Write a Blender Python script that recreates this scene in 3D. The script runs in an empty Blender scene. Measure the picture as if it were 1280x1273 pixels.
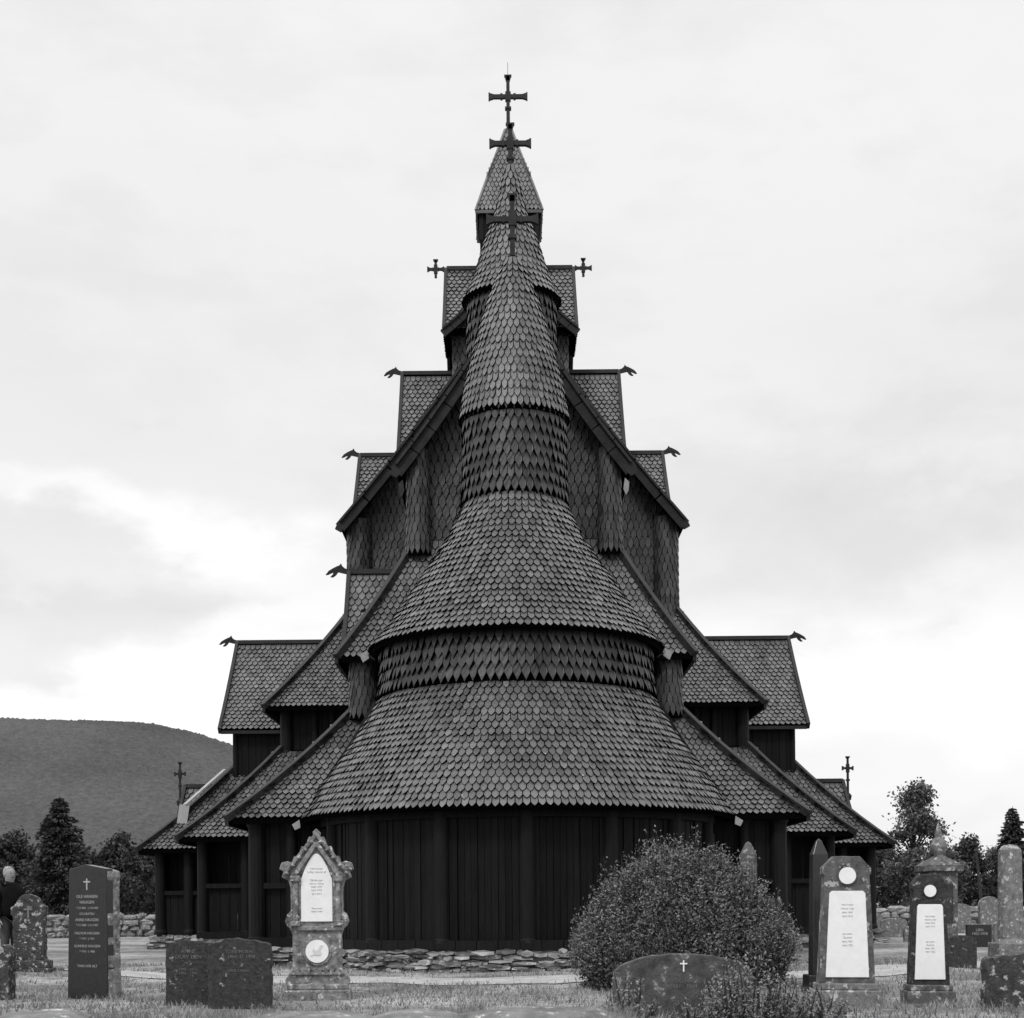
import bpy, math, random
from mathutils import Vector, Matrix, noise
random.seed(7)
R=random.random
def rr(a,b): return a+(b-a)*random.random()
F=1829.0
scene=bpy.context.scene
# ---------------------------------------------------------------- materials
def new_mat(name):
    m=bpy.data.materials.new(name); m.use_nodes=True
    nt=m.node_tree; b=nt.nodes['Principled BSDF']
    return m,nt,b
def ramp(nt,stops):
    r=nt.nodes.new('ShaderNodeValToRGB'); e=r.color_ramp.elements
    while len(e)<len(stops): e.new(0.5)
    for i,(p,v) in enumerate(stops):
        e[i].position=p; e[i].color=(v,v,v,1)
    return r
def nz(nt,scale,detail=6,rough=.6,vec=None,mapscale=None):
    n=nt.nodes.new('ShaderNodeTexNoise'); n.inputs['Scale'].default_value=scale
    n.inputs['Detail'].default_value=detail; n.inputs['Roughness'].default_value=rough
    tc=nt.nodes.new('ShaderNodeTexCoord')
    if mapscale:
        mp=nt.nodes.new('ShaderNodeMapping'); mp.inputs['Scale'].default_value=mapscale
        nt.links.new(tc.outputs['Object'],mp.inputs['Vector']); nt.links.new(mp.outputs[0],n.inputs['Vector'])
    else: nt.links.new(tc.outputs['Object'],n.inputs['Vector'])
    return n
def math_node(nt,op,a,b=None):
    m=nt.nodes.new('ShaderNodeMath'); m.operation=op
    for i,x in enumerate((a,b)):
        if x is None: continue
        if isinstance(x,(int,float)): m.inputs[i].default_value=x
        else: nt.links.new(x,m.inputs[i])
    return m.outputs[0]
def tonemat(name,lo,hi,nscale=3,namt=.5,rough=.7,spec=.3,mapscale=None,bump=0,bscale=30,speck=None):
    m,nt,b=new_mat(name)
    at=nt.nodes.new('ShaderNodeAttribute'); at.attribute_name='tone'
    n=nz(nt,nscale,7,.65,mapscale=mapscale)
    r0=ramp(nt,[(.3,0),(.7,1)]); nt.links.new(n.outputs['Fac'],r0.inputs[0])
    mx=nt.nodes.new('ShaderNodeMix'); mx.data_type='FLOAT'; mx.inputs[0].default_value=namt
    nt.links.new(at.outputs['Fac'],mx.inputs[2]); nt.links.new(r0.outputs[0],mx.inputs[3])
    r=ramp(nt,[(0,lo),(1,hi)]); nt.links.new(mx.outputs[0],r.inputs[0])
    col=r.outputs[0]
    if speck:
        n2=nz(nt,speck[0],4,.7); r2=ramp(nt,[(speck[1],0),(speck[1]+.06,1)]); nt.links.new(n2.outputs['Fac'],r2.inputs[0])
        m2=nt.nodes.new('ShaderNodeMix'); m2.data_type='RGBA'; nt.links.new(r2.outputs[0],m2.inputs[0])
        nt.links.new(col,m2.inputs[6]); m2.inputs[7].default_value=(speck[2],)*3+(1,)
        col=m2.outputs[2]
    nt.links.new(col,b.inputs['Base Color'])
    b.inputs['Roughness'].default_value=rough; b.inputs['Specular IOR Level'].default_value=spec
    if bump:
        n3=nz(nt,bscale,5,.6,mapscale=mapscale); bp=nt.nodes.new('ShaderNodeBump'); bp.inputs['Strength'].default_value=bump
        bp.inputs['Distance'].default_value=.03
        nt.links.new(n3.outputs['Fac'],bp.inputs['Height']); nt.links.new(bp.outputs[0],b.inputs['Normal'])
    return m
M_sh=tonemat('tarred_shingle',.001,.150,.7,.42,.34,.55,bump=.45,bscale=25,speck=(6,.66,.26))
M_ws=tonemat('wall_shingle',.002,.062,1.2,.3,.45,.35,bump=.3,bscale=25)
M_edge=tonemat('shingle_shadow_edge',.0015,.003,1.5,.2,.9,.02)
M_wood=tonemat('tarred_boards',.0015,.013,3,.5,.55,.10,mapscale=(6,6,.5),bump=.4,bscale=8)
M_trim=tonemat('weathered_trim',.004,.036,4,.5,.6,.22,bump=.3,bscale=12)
M_pale=tonemat('pale_metal_flashing',.2,.35,4,.5,.5,.4)
M_fin=tonemat('weathered_finial',.16,.34,14,.6,.7,.2)
M_found=tonemat('foundation_stone',.05,.50,4,.4,.85,.2,bump=.8,bscale=14,speck=(7,.62,.6))
M_rock=tonemat('lichen_rock',.06,.36,6,.5,.9,.15,bump=.7,bscale=18,speck=(12,.6,.5))
M_gran=tonemat('grey_granite',.06,.26,10,.75,.8,.25,bump=.4,bscale=50,speck=(8,.57,.48))
M_gran2=tonemat('dark_grey_granite',.03,.17,10,.8,.8,.25,bump=.5,bscale=50,speck=(9,.57,.38))
M_mot=tonemat('mottled_dark_stone',.02,.13,7,.85,.85,.2,bump=.5,bscale=40,speck=(7,.60,.28))
M_lich=tonemat('lichened_limestone',.03,.36,9,.85,.85,.2,bump=.7,bscale=30,speck=(12,.58,.55))
M_dark=tonemat('dark_polished_granite',.010,.035,30,.6,.25,.4,speck=(60,.68,.10))
M_rough=tonemat('rough_dark_granite',.012,.07,12,.7,.8,.2,bump=.9,bscale=22,speck=(9,.62,.32))
M_roughl=tonemat('speckled_dark_granite',.012,.09,12,.7,.8,.2,bump=.9,bscale=22,speck=(10,.56,.38))
M_white=tonemat('white_marble',.74,.86,9,.7,.5,.3)
M_ink=tonemat('engraved_letters',.12,.18,5,.5,.7,.2)
M_ink2=tonemat('worn_letters',.56,.64,5,.5,.7,.2)
M_ink3=tonemat('faint_relief',.55,.68,8,.5,.7,.2)
M_gold=tonemat('pale_letters',.28,.42,5,.5,.5,.3)
M_leaf=tonemat('leaves',.018,.25,2,.15,.6,.3)
M_weed=tonemat('weed_leaves',.06,.32,2,.15,.6,.3)
M_leafd=tonemat('dark_tree_leaves',.010,.085,.6,.2,.7,.2)
M_leafl=tonemat('grey_tree_leaves',.02,.15,.6,.2,.7,.2)
M_bark=tonemat('bark',.02,.07,8,.5,.9,.1,bump=.5,bscale=20)
M_grass=tonemat('grass_blades',.05,.36,.5,.5,.7,.2)
M_path=tonemat('pale_gravel',.22,.46,2.5,.95,.95,.1,bump=.5,bscale=30,speck=(25,.62,.55))
M_skin=tonemat('skin',.22,.30,5,.5,.6,.3)
M_jacket=tonemat('dark_cloth',.006,.014,8,.5,.9,.1)
M_trou=tonemat('grey_cloth',.06,.10,8,.5,.9,.1)
M_hair=tonemat('grey_hair',.16,.45,30,.8,.8,.2,bump=.8,bscale=60)

# ---------------------------------------------------------------- mesh builder
class MB:
    def __init__(s): s.v=[];s.f=[];s.t=[];s.m=[]
    def add(s,vs,fs,tone=.5,mat=0):
        b=len(s.v); s.v.extend([tuple(p) for p in vs])
        for f in fs: s.f.append(tuple(b+i for i in f)); s.t.append(tone); s.m.append(mat)
    def box(s,x0,x1,y0,y1,z0,z1,tone=.5,mat=0):
        s.add([(x0,y0,z0),(x1,y0,z0),(x1,y1,z0),(x0,y1,z0),(x0,y0,z1),(x1,y0,z1),(x1,y1,z1),(x0,y1,z1)],
              [(3,2,1,0),(4,5,6,7),(0,1,5,4),(1,2,6,5),(2,3,7,6),(3,0,4,7)],tone,mat)
    def beam(s,p,q,w,h,tone=.5,mat=0,up=(0,0,1),w2=None,h2=None):
        p=Vector(p);q=Vector(q);d=(q-p)
        if d.length<1e-6: return
        d.normalize(); u=Vector(up)
        if abs(d.dot(u))>.98: u=Vector((0,1,0))
        sx=d.cross(u).normalized(); uz=sx.cross(d).normalized()
        w2=w if w2 is None else w2; h2=h if h2 is None else h2
        vs=[]
        for c,a,b in ((p,w/2,h/2),(q,w2/2,h2/2)):
            vs+= [c-sx*a-uz*b,c+sx*a-uz*b,c+sx*a+uz*b,c-sx*a+uz*b]
        s.add(vs,[(3,2,1,0),(4,5,6,7),(0,1,5,4),(1,2,6,5),(2,3,7,6),(3,0,4,7)],tone,mat)
    def tube(s,pts,rads,n=8,tone=.5,mat=0):
        vs=[];fs=[]
        for k,(p,r) in enumerate(zip(pts,rads)):
            p=Vector(p)
            d=(Vector(pts[min(k+1,len(pts)-1)])-Vector(pts[max(k-1,0)])).normalized()
            a=Vector((1,0,0)) if abs(d.x)<.8 else Vector((0,1,0))
            sx=d.cross(a).normalized(); sy=d.cross(sx)
            for i in range(n):
                an=2*math.pi*i/n; vs.append(p+sx*math.cos(an)*r+sy*math.sin(an)*r)
        for k in range(len(pts)-1):
            for i in range(n):
                j=(i+1)%n; fs.append((k*n+i,k*n+j,(k+1)*n+j,(k+1)*n+i))
        fs.append(tuple(range(n))); fs.append(tuple((len(pts)-1)*n+i for i in range(n))[::-1])
        s.add(vs,fs,tone,mat)
    def outline(s,pts,y0,y1,tone=.5,mat=0,axis='y',bev=0):
        n=len(pts)
        if axis=='y': A=[(x,y0,z) for x,z in pts];B=[(x,y1,z) for x,z in pts]
        else: A=[(y0,x,z) for x,z in pts];B=[(y1,x,z) for x,z in pts]
        fs=[tuple(range(n)),tuple(range(2*n-1,n-1,-1))]
        for i in range(n):
            j=(i+1)%n; fs.append((i,i+n,j+n,j))
        s.add(A+B,fs,tone,mat)
    def disc(s,cx,cz,r,y0,y1,tone=.5,mat=0,n=24):
        s.outline([(cx+r*math.cos(2*math.pi*i/n),cz+r*math.sin(2*math.pi*i/n)) for i in range(n)],y0,y1,tone,mat)
    def lathe(s,prof,cx,cy,n=16,tone=.5,mat=0):
        vs=[];fs=[]
        for r,z in prof:
            for i in range(n):
                a=2*math.pi*i/n; vs.append((cx+r*math.cos(a),cy+r*math.sin(a),z))
        for k in range(len(prof)-1):
            for i in range(n):
                j=(i+1)%n; fs.append((k*n+i,k*n+j,(k+1)*n+j,(k+1)*n+i))
        fs.append(tuple(range(n))[::-1]); fs.append(tuple((len(prof)-1)*n+i for i in range(n)))
        s.add(vs,fs,tone,mat)
def link(o,parent=None):
    scene.collection.objects.link(o)
    if parent is not None: o.parent=parent
    return o
def build(name,mb,mats,parent=None,off=(0,0,0),smooth=False,bevel=0,fix=True):
    me=bpy.data.meshes.new(name)
    ox,oy,oz=off
    me.from_pydata([(x-ox,y-oy,z-oz) for x,y,z in mb.v],[],mb.f)
    a=me.attributes.new('tone','FLOAT','FACE'); a.data.foreach_set('value',mb.t)
    me.polygons.foreach_set('material_index',mb.m)
    if smooth: me.polygons.foreach_set('use_smooth',[True]*len(mb.f))
    for m in (mats if isinstance(mats,list) else [mats]): me.materials.append(m)
    me.update()
    o=bpy.data.objects.new(name,me); link(o,parent)
    if bevel:
        b=o.modifiers.new('bevel','BEVEL'); b.width=bevel; b.segments=2; b.limit_method='ANGLE'
    return o
def empty(name,loc,rz=0,label='',cat='',group=None):
    e=bpy.data.objects.new(name,None); e.location=loc; e.rotation_euler=(0,0,rz); e.empty_display_size=.3
    link(e)
    e['label']=label; e['category']=cat
    if group: e['group']=group
    return e
# ---------------------------------------------------------------- shingles (material slot 1 = near-black, paints shade on shingle ends, gaps and eave undersides)
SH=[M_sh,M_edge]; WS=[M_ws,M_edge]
def tiles(mb,S,wid,vlen,w,row,ref,t=.045,keep=None,mat=0,tmul=1.0,point=.5,gap=.44,jt=.04):
    nrow=int(vlen/row)
    sharp=point>.57
    ka,kb=(.5,.5) if sharp else (.48,.37)
    for i in range(nrow):
        vb=i*row/vlen; n=max(4,int(round(wid(vb)/w))); du=1.0/n
        off=.5 if i%2 else 0
        rowtone=rr(-.08,.08)
        for j in range(n+(1 if off else 0)):
            uc=(j+.5-off)*du
            jit=rr(-jt,jt)*row/vlen
            vbb=max(-.02,vb+jit); vs=vb+point*row/vlen+jit*.5; vt=min(1,vb+1.5*row/vlen)
            if vt<=vs: continue
            u0=max(0,uc-gap*du);u1=min(1,uc+gap*du)
            if u1-u0<du*.1: continue
            um=min(max(uc,0),1)
            B=S(um,vbb)
            if keep and not keep(B): continue
            T0=S(u0,vt);T1=S(u1,vt);S1=S(u1,vs);S0=S(u0,vs)
            nn=(S1-S0).cross(T0-S0)
            if nn.length<1e-9: continue
            nn.normalize()
            r=ref(B) if callable(ref) else ref
            if nn.dot(r)<0: nn=-nn
            tt=t*rr(.8,1.3)
            a=nn*(tt*.8);b=nn*tt;c=nn*(-.01)
            sk=nn*rr(-.009,.009)*(t/.045)
            um0=u0+(um-u0)*ka; um1=u1+(um-u1)*ka
            vm=vbb+(vs-vbb)*kb
            M0=S(um0,vm)+b*.95; M1=S(um1,vm)+b*.95
            tn=random.gauss(.43,.18)+rowtone
            if R()<.05: tn+=.38
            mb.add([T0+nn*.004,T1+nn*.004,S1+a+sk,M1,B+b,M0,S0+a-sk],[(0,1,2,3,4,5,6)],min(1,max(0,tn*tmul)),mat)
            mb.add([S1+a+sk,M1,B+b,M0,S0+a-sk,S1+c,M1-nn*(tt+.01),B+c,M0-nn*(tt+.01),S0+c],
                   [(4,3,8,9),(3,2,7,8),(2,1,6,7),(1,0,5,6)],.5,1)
def polyl(prof):
    L=[0]
    for a,b in zip(prof,prof[1:]): L.append(L[-1]+math.hypot(b[0]-a[0],b[1]-a[1]))
    T=L[-1]
    def f(v):
        d=min(max(v,-.03),1)*T
        for k in range(len(prof)-1):
            if d<=L[k+1] or k==len(prof)-2:
                q=(d-L[k])/(L[k+1]-L[k]); a=prof[k];b=prof[k+1]
                return a[0]+(b[0]-a[0])*q, a[1]+(b[1]-a[1])*q
    return f,T
def smoothprof(prof,n=3):
    out=[]
    P=[prof[0]]+list(prof)+[prof[-1]]
    for i in range(1,len(P)-2):
        for k in range(n):
            t=k/n
            out.append(tuple(.5*((2*P[i][c])+(-P[i-1][c]+P[i+1][c])*t+(2*P[i-1][c]-5*P[i][c]+4*P[i+1][c]-P[i+2][c])*t*t+(-P[i-1][c]+3*P[i][c]-3*P[i+1][c]+P[i+2][c])*t**3) for c in (0,1)))
    out.append(prof[-1]); return out
def revolve(mb,prof,cy,a0,a1,w,row,t=.045,mat=0,lip=0,tmul=1.0,point=.5,cx=0,gap=.44,jt=.04):
    prof=smoothprof(prof) if len(prof)>2 else prof
    f,T=polyl(prof)
    a0=math.radians(a0);a1=math.radians(a1)
    def S(u,v):
        r,z=f(v); a=a0+(a1-a0)*u
        return Vector((cx+r*math.sin(a),cy-r*math.cos(a),z))
    c=Vector((cx,cy,0))
    def ref(p):
        d=p-c; d.z=0
        if d.length<1e-5: return Vector((0,0,1))
        d.normalize(); return d+Vector((0,0,.5))
    tiles(mb,S,lambda v:f(v)[0]*(a1-a0),T,w,row,ref,t,None,mat,tmul,point,gap,jt)
    n=48; vs=[];fs=[]
    for r,z in prof:
        for i in range(n+1):
            a=a0+(a1-a0)*i/n; q=max(r-.015,.01); vs.append((cx+q*math.sin(a),cy-q*math.cos(a),z))
    for k in range(len(prof)-1):
        for i in range(n): fs.append((k*(n+1)+i,k*(n+1)+i+1,(k+1)*(n+1)+i+1,(k+1)*(n+1)+i))
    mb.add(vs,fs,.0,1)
    if lip:
        r,z=prof[0]; vs=[];fs=[]
        for i in range(n+1):
            a=a0+(a1-a0)*i/n; sa,ca=math.sin(a),math.cos(a)
            for q,zz in ((r-.03,z+.01),(r-.06,z-.05),(r-lip,z-.03+lip*.25)): vs.append((cx+q*sa,cy-q*ca,zz))
        for i in range(n):
            for k in range(2): fs.append((i*3+k,i*3+3+k,i*3+4+k,i*3+1+k))
        mb.add(vs,fs,.0,1)
def rib(mb,prof,cy,ang,out=.06,w=.13,tone=.15,v1=1.0,h=.16):
    prof=smoothprof(prof); f,T=polyl(prof); a=math.radians(ang); n=8
    def P(v):
        r,z=f(v); return Vector(((r+out)*math.sin(a),cy-(r+out)*math.cos(a),z+.02))
    for k in range(n):
        p=P(v1*k/n);q=P(v1*(k+1)/n);e=(q-p)*.03
        mb.beam(p-e,q+e,w,h,tone)
def rect_tiles(mb,P0,P1,Q0,Q1,w,row,ref,keep=None,mat=0,sag=0,t=.045,tmul=1.0,base=None,point=.5,jt=.04):
    P0,P1,Q0,Q1=map(Vector,(P0,P1,Q0,Q1))
    def S(u,v):
        p=(P0.lerp(P1,u)).lerp(Q0.lerp(Q1,u),v); p.z-=sag*4*v*(1-v); return p
    vl=((Q0+Q1)/2-(P0+P1)/2).length; wl=(P1-P0).length
    tiles(mb,S,lambda v:wl,vl,w,row,Vector(ref),t,keep,mat,tmul,point,.44,jt)
    if base is None:
        n=6;vs=[];fs=[]
        nn=(P1-P0).cross(Q0-P0).normalized()
        if nn.dot(Vector(ref))<0: nn=-nn
        for k in range(n+1):
            for u in (0,1): vs.append(S(u,k/n)-nn*.015)
        for k in range(n): fs.append((2*k,2*k+1,2*k+3,2*k+2))
        mb.add(vs,fs,.0,1)
    return S
OFF=(0,40,0)
church=empty('stave_church',(0,40,0),0,'tall dark tarred wooden stave church with stacked shingled roofs and crosses','church')
def cb(name,mb,mats,parent): return build(name,mb,mats,parent,OFF)
W_=.145;ROW=.17
def pair(): return {-1:MB(),1:MB()}
def cbp(name,pr,mats,parent):
    for s in (-1,1): cb(name,pr[s],mats,parent)
def tier(roof,trim,xe,ye,ze,xt,yt,zt,yb,sag=.12):
    def kf(p):
        v=(p.y-ye)/(yt-ye); return abs(p.x)<=xe+(xt-xe)*v+.02
    rect_tiles(roof,(-xe,ye,ze),(xe,ye,ze),(-xe,yt,zt),(xe,yt,zt),W_,ROW,(0,-.3,1),kf,sag=sag,base=False)
    n=6
    def pt(x0,x1,y0,y1,v): return (x0+(x1-x0)*v,y0+(y1-y0)*v,ze+(zt-ze)*v-sag*4*v*(1-v)-.015)
    vs=[];fs=[]
    for k in range(n+1):
        v=k/n; vs+= [pt(-xe,-xt,ye,yt,v),pt(xe,xt,ye,yt,v)]
    for k in range(n): fs.append((2*k,2*k+1,2*k+3,2*k+2))
    roof.add(vs,fs,.0,1)
    for s in (-1,1):
        def ks(p):
            v=(xe-abs(p.x))/(xe-xt); return p.y>=ye+(yt-ye)*v-.02
        rect_tiles(roof,(s*xe,ye,ze),(s*xe,yb,ze),(s*xt,ye,zt),(s*xt,yb,zt),W_*1.2,ROW*1.2,(s*.3,0,1),ks,sag=sag,base=False)
        vs=[];fs=[]
        for k in range(n+1):
            v=k/n; a=pt(s*xe,s*xt,ye,yt,v); vs+=[a,(a[0],yb,a[2])]
        for k in range(n): fs.append((2*k,2*k+1,2*k+3,2*k+2))
        roof.add(vs,fs,.0,1)
        for k in range(n):
            a=Vector(pt(s*xe,s*xt,ye,yt,k/n));b=Vector(pt(s*xe,s*xt,ye,yt,(k+1)/n))
            ex=(b-a)*.03
            trim[s].beam(a-ex+Vector((s*.02,-.02,.05)),b+ex+Vector((s*.02,-.02,.05)),.17,.15,.5)
        trim[s].beam((s*(xe+.02),ye-.02,ze-.06),(s*(xe+.02),yb,ze-.06),.08,.14,.2)
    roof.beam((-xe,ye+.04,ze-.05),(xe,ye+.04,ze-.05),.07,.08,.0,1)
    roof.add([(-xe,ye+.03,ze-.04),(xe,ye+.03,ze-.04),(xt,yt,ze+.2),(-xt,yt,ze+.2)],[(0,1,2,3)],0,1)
def boards(mb,p,q,z0,z1,w=.22,th=.05,tone=.5):
    p=Vector((p[0],p[1],0));q=Vector((q[0],q[1],0));L=(q-p).length;n=max(1,int(L/w));d=(q-p)/n
    for i in range(n):
        a=p+d*i+d*.03;b=p+d*(i+1)-d*.03
        o=rr(-.012,.012)
        m=Vector((-d.y,d.x,0)).normalized()*o
        mb.beam(a+m+Vector((0,0,(z0+z1)/2)),b+m+Vector((0,0,(z0+z1)/2)),th,z1-z0,rr(.1,.9)*tone*2)
        if i%3==0: 
            e=a+m*1+Vector((0,0,0)); k=Vector((d.y,-d.x,0)).normalized()*(th/2+.012)
            if k.y>0: k=-k
            mb.box(e.x-.025+k.x,e.x+.025+k.x,e.y-.012+k.y,e.y+.012+k.y,z0,z1,.5)
def post(mb,x,y,z0,z1,r=.16,tone=.45):
    mb.lathe([(r*1.25,z0),(r*1.25,z0+.12),(r,z0+.2),(r*.97,z1-.15),(r*1.2,z1-.08),(r*1.2,z1)],x,y,14,tone)
def slabstone(mb,c,d,w,th,h,tone):
    nn=Vector((-d.y,d.x,0)); k=6; vs=[]
    for sy in (-1,1):
        for i in range(k):
            a=2*math.pi*(i+.5)/k
            x=(1 if math.cos(a)>.3 else -1 if math.cos(a)<-.3 else 0)*w/2*rr(.82,1.0)
            z=math.sin(a)/.87*h/2*rr(.75,1.05) if abs(math.sin(a))>.2 else rr(-.1,.1)*h
            vs.append(c+d*x+nn*(sy*th/2*rr(.8,1.1))+Vector((0,0,z)))
    fs=[tuple(range(k))[::-1],tuple(range(k,2*k))]
    for i in range(k): fs.append((i,(i+1)%k,k+(i+1)%k,k+i))
    mb.add(vs,fs,tone)
FZ=.40
def found(mb,path,z0=-.1,z1=FZ,th=.35):
    z1=FZ
    for a,b in zip(path,path[1:]):
        a=Vector((a[0],a[1],0));b=Vector((b[0],b[1],0));L=(b-a).length;d=(b-a).normalized();nn=Vector((-d.y,d.x,0))
        mb.beam(a+Vector((0,0,(z0+z1)/2)),b+Vector((0,0,(z0+z1)/2)),th*.5,z1-z0,0)
        z=z0
        while z<z1-.02:
            h=min(rr(.045,.10),z1-z); x=rr(-.2,0)
            if z1-z-h<.04: h=z1-z
            while x<L:
                w=rr(.1,.5)
                c=a+d*(x+w/2)+nn*rr(-.06,.06)+Vector((0,0,z+h/2+rr(-.03,.03)))
                if R()>.06: slabstone(mb,c,d,w*1.02,th*rr(.85,1.25),h*rr(.8,1.3),R()**1.2)
                x+=w
            z+=h
def cross(name,parent,x,y,z0,z1,za,half,t=.09):
    mb=MB()
    mb.beam((x,y,z0),(x,y,z1),t,t,.4,w2=t*.9)
    mb.beam((x-half,y,za),(x+half,y,za),t*.95,t,.4)
    for s in (-1,1):
        mb.beam((x+s*half*.78,y,za),(x+s*half,y,za),t,t*1.0,.4,h2=t*1.7)
        mb.beam((x+s*half,y,za),(x+s*(half+.04),y,za),t,t*2.0,.4)
        mb.beam((x+s*half*.3,y,za),(x+s*half*.42,y,za),t*1.2,t*1.4,.4)
    mb.beam((x,y,z1-half*.25),(x,y,z1),t,t,.4,w2=t*1.7); mb.beam((x,y,z1),(x,y,z1+.04),t*2.0,t,.4)
    mb.beam((x,y,za-.14),(x,y,za+.14),t*1.5,t*1.3,.4)
    if z0<za-.5:
        mb.beam((x,y,za-.42),(x,y,za-.36),t*1.7,t*1.5,.4)
        mb.lathe([(.10,z0-.15),(.13,z0),(.07,z0+.08)],x,y,10,.3)
    return cb(name,mb,M_trim,parent)
DR=[(-.35,-.05),(-.35,.05),(-.02,.06),(.08,.09),(.15,.15),(.18,.22),(.22,.17),(.30,.14),(.40,.09),(.50,.03),(.58,-.07),(.52,-.065),(.45,-.03),(.37,0),(.40,-.07),(.46,-.13),(.39,-.13),(.32,-.08),(.26,0),(.14,-.03),(.05,-.05)]
def dragon(parent,x,y,z,s,sc=1.0):
    mb=MB(); mb.outline([(x+s*a*sc,z+b*sc) for a,b in DR],y-.04,y+.04,.3)
    mb.outline([(x+s*a*sc,z+b*sc) for a,b in [(.26,.09),(.33,.08),(.36,.04),(.28,.03)]],y-.05,y+.05,.6)
    return cb('dragon_head',mb,M_trim,parent)
def gable_roof(roof,trim,wall,X,Z,Za,y0,y1,wx,z_wall,wy,flare=.15):
    for s in (-1,1):
        rect_tiles(roof,(s*X,y0,Z),(s*X,y1,Z),(0,y0,Za),(0,y1,Za),.22,.3,(s,0,1),sag=flare,mat=0)
        n=7
        for k in range(n):
            def q(v): return Vector((s*X*(1-v),y0-.04,Z+(Za-Z)*v-flare*4*v*(1-v)))
            a=q(k/n);b=q((k+1)/n); e=(b-a)*.02
            trim[s].beam(a-e,b+e,.09,.32,.1,up=(0,0,1))
            trim[s].beam(a-e+Vector((0,-.03,.17)),b+e+Vector((0,-.03,.17)),.2,.06,.55)
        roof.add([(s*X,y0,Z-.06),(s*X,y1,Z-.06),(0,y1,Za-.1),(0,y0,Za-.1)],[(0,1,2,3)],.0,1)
        trim[s].outline([(s*(X+.05),Z+.18),(s*(X+.16),Z-.05),(s*(X-.0),Z-.14),(s*(X-.14),Z-.02)],y0-.09,y0+.03,.35)
    def keep(p): return p.z<Za-.15-(abs(p.x))/X*(Za-Z)-flare*.6
    rect_tiles(wall,(-wx,wy,z_wall),(wx,wy,z_wall),(-wx,wy,Za),(wx,wy,Za),.17,.26,(0,-1,0),keep,mat=0,base=False,point=.62,jt=.02)
    wall.add([(-wx,wy+.02,z_wall),(wx,wy+.02,z_wall),(wx,wy+.02,Z-.1),(0,wy+.02,Za-.15),(-wx,wy+.02,Z-.1)],[(0,1,2,3,4)],.0,1)
def lateral(part,s,xi,xo,yr,zr,hd,drop,wx,wz0,finial='dragon',sag=.08,trimtone=.5):
    roof=MB();trim=MB();wall=MB()
    for f in (-1,1):
        P0=(s*xi,yr+f*hd,zr-drop);P1=(s*xo,yr+f*hd,zr-drop)
        if f==1:
            rect_tiles(roof,P0,P1,(s*xi,yr,zr),(s*xo,yr,zr),.25,.33,(0,f*.5,1),sag=sag)
        else: rect_tiles(roof,P0,P1,(s*xi,yr,zr),(s*xo,yr,zr),W_*1.15,ROW*1.15,(0,f*.5,1),sag=sag)
        n=5
        for k in range(n):
            def q(v): return Vector((s*(xo+.03),yr+f*hd*(1-v),zr-drop*(1-v)-sag*4*v*(1-v)))
            a=q(k/n);b=q((k+1)/n);e=(b-a)*.03
            trim.beam(a-e,b+e,.10,.22,trimtone,up=(0,0,1))
        trim.beam((s*xi,yr+f*(hd-.03),zr-drop-.06),(s*xo,yr+f*(hd-.03),zr-drop-.06),.06,.1,.15)
    trim.beam((s*xi,yr,zr+.05),(s*(xo+.02),yr,zr+.05),.16,.12,.9)
    h=hd-.35
    zt=zr-drop-.02
    wall.outline([(yr-h,wz0),(yr+h,wz0),(yr+h,zt+.25),(yr,zr-.15),(yr-h,zt+.25)],s*xi,s*wx,.3,axis='x')
    boards(wall,(s*xi,yr-h-.03),(s*wx,yr-h-.03),wz0,zt+.2,.2,.05,.4)
    post(wall,s*wx,yr-h,wz0,zt+.1,.1)
    cb('roof',roof,SH,part);cb('bargeboard',trim,M_trim,part)
    cb('wall',wall,M_wood,part)
    if finial=='dragon': dragon(part,s*(xo+.05),yr,zr+.05,s,1.0)

# ================= APSE =================
AC=31.5
w=MB()
nb=118; Rw=4.05
for i in range(nb):
    a=math.radians(-108+216*i/nb);b=math.radians(-108+216*(i+.94)/nb)
    rj=Rw+rr(-.02,.03)
    w.beam((rj*math.sin(a),AC-rj*math.cos(a),1.76),(rj*math.sin(b),AC-rj*math.cos(b),1.76),.05,2.68,rr(0,1))
w.lathe([(Rw-.04,.42),(Rw-.04,3.3)],0,AC,48,0)
for i in range(-4,5):
    a=math.radians(i*23+2); post(w,(Rw+.05)*math.sin(a),AC-(Rw+.05)*math.cos(a),.42,3.25,.15,1)
for i in range(40):
    a=math.radians(-110+5.5*i);b=math.radians(-110+5.5*(i+1))
    w.beam(((Rw+.07)*math.sin(a),AC-(Rw+.07)*math.cos(a),.49),((Rw+.07)*math.sin(b),AC-(Rw+.07)*math.cos(b),.49),.3,.19,1)
    w.beam(((Rw+.1)*math.sin(a),AC-(Rw+.1)*math.cos(a),2.98),((Rw+.1)*math.sin(b),AC-(Rw+.1)*math.cos(b),2.98),.12,.16,.2)
apse=cb('apse',w,M_wood,church)
m=MB();arc=[((Rw+.1)*math.sin(math.radians(a)),AC-(Rw+.1)*math.cos(math.radians(a))) for a in range(-100,101,10)]
found(m,arc,th=.4); cb('foundation',m,M_found,apse)
LP=[(4.6,3.05),(4.00,3.98),(3.46,4.74),(3.09,5.33),(2.88,5.68)]
UP=[(3.14,6.65),(2.50,7.5),(1.95,8.32),(1.50,9.0),(1.18,9.6),(1.09,9.85)]
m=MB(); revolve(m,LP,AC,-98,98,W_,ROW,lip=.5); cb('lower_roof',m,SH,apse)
m=MB(); revolve(m,[(2.95,5.62),(2.88,6.2),(2.88,6.95)],AC,-118,118,.17,.25,point=.68,t=.075,gap=.47,jt=.012); cb('drum',m,WS,apse)
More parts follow.
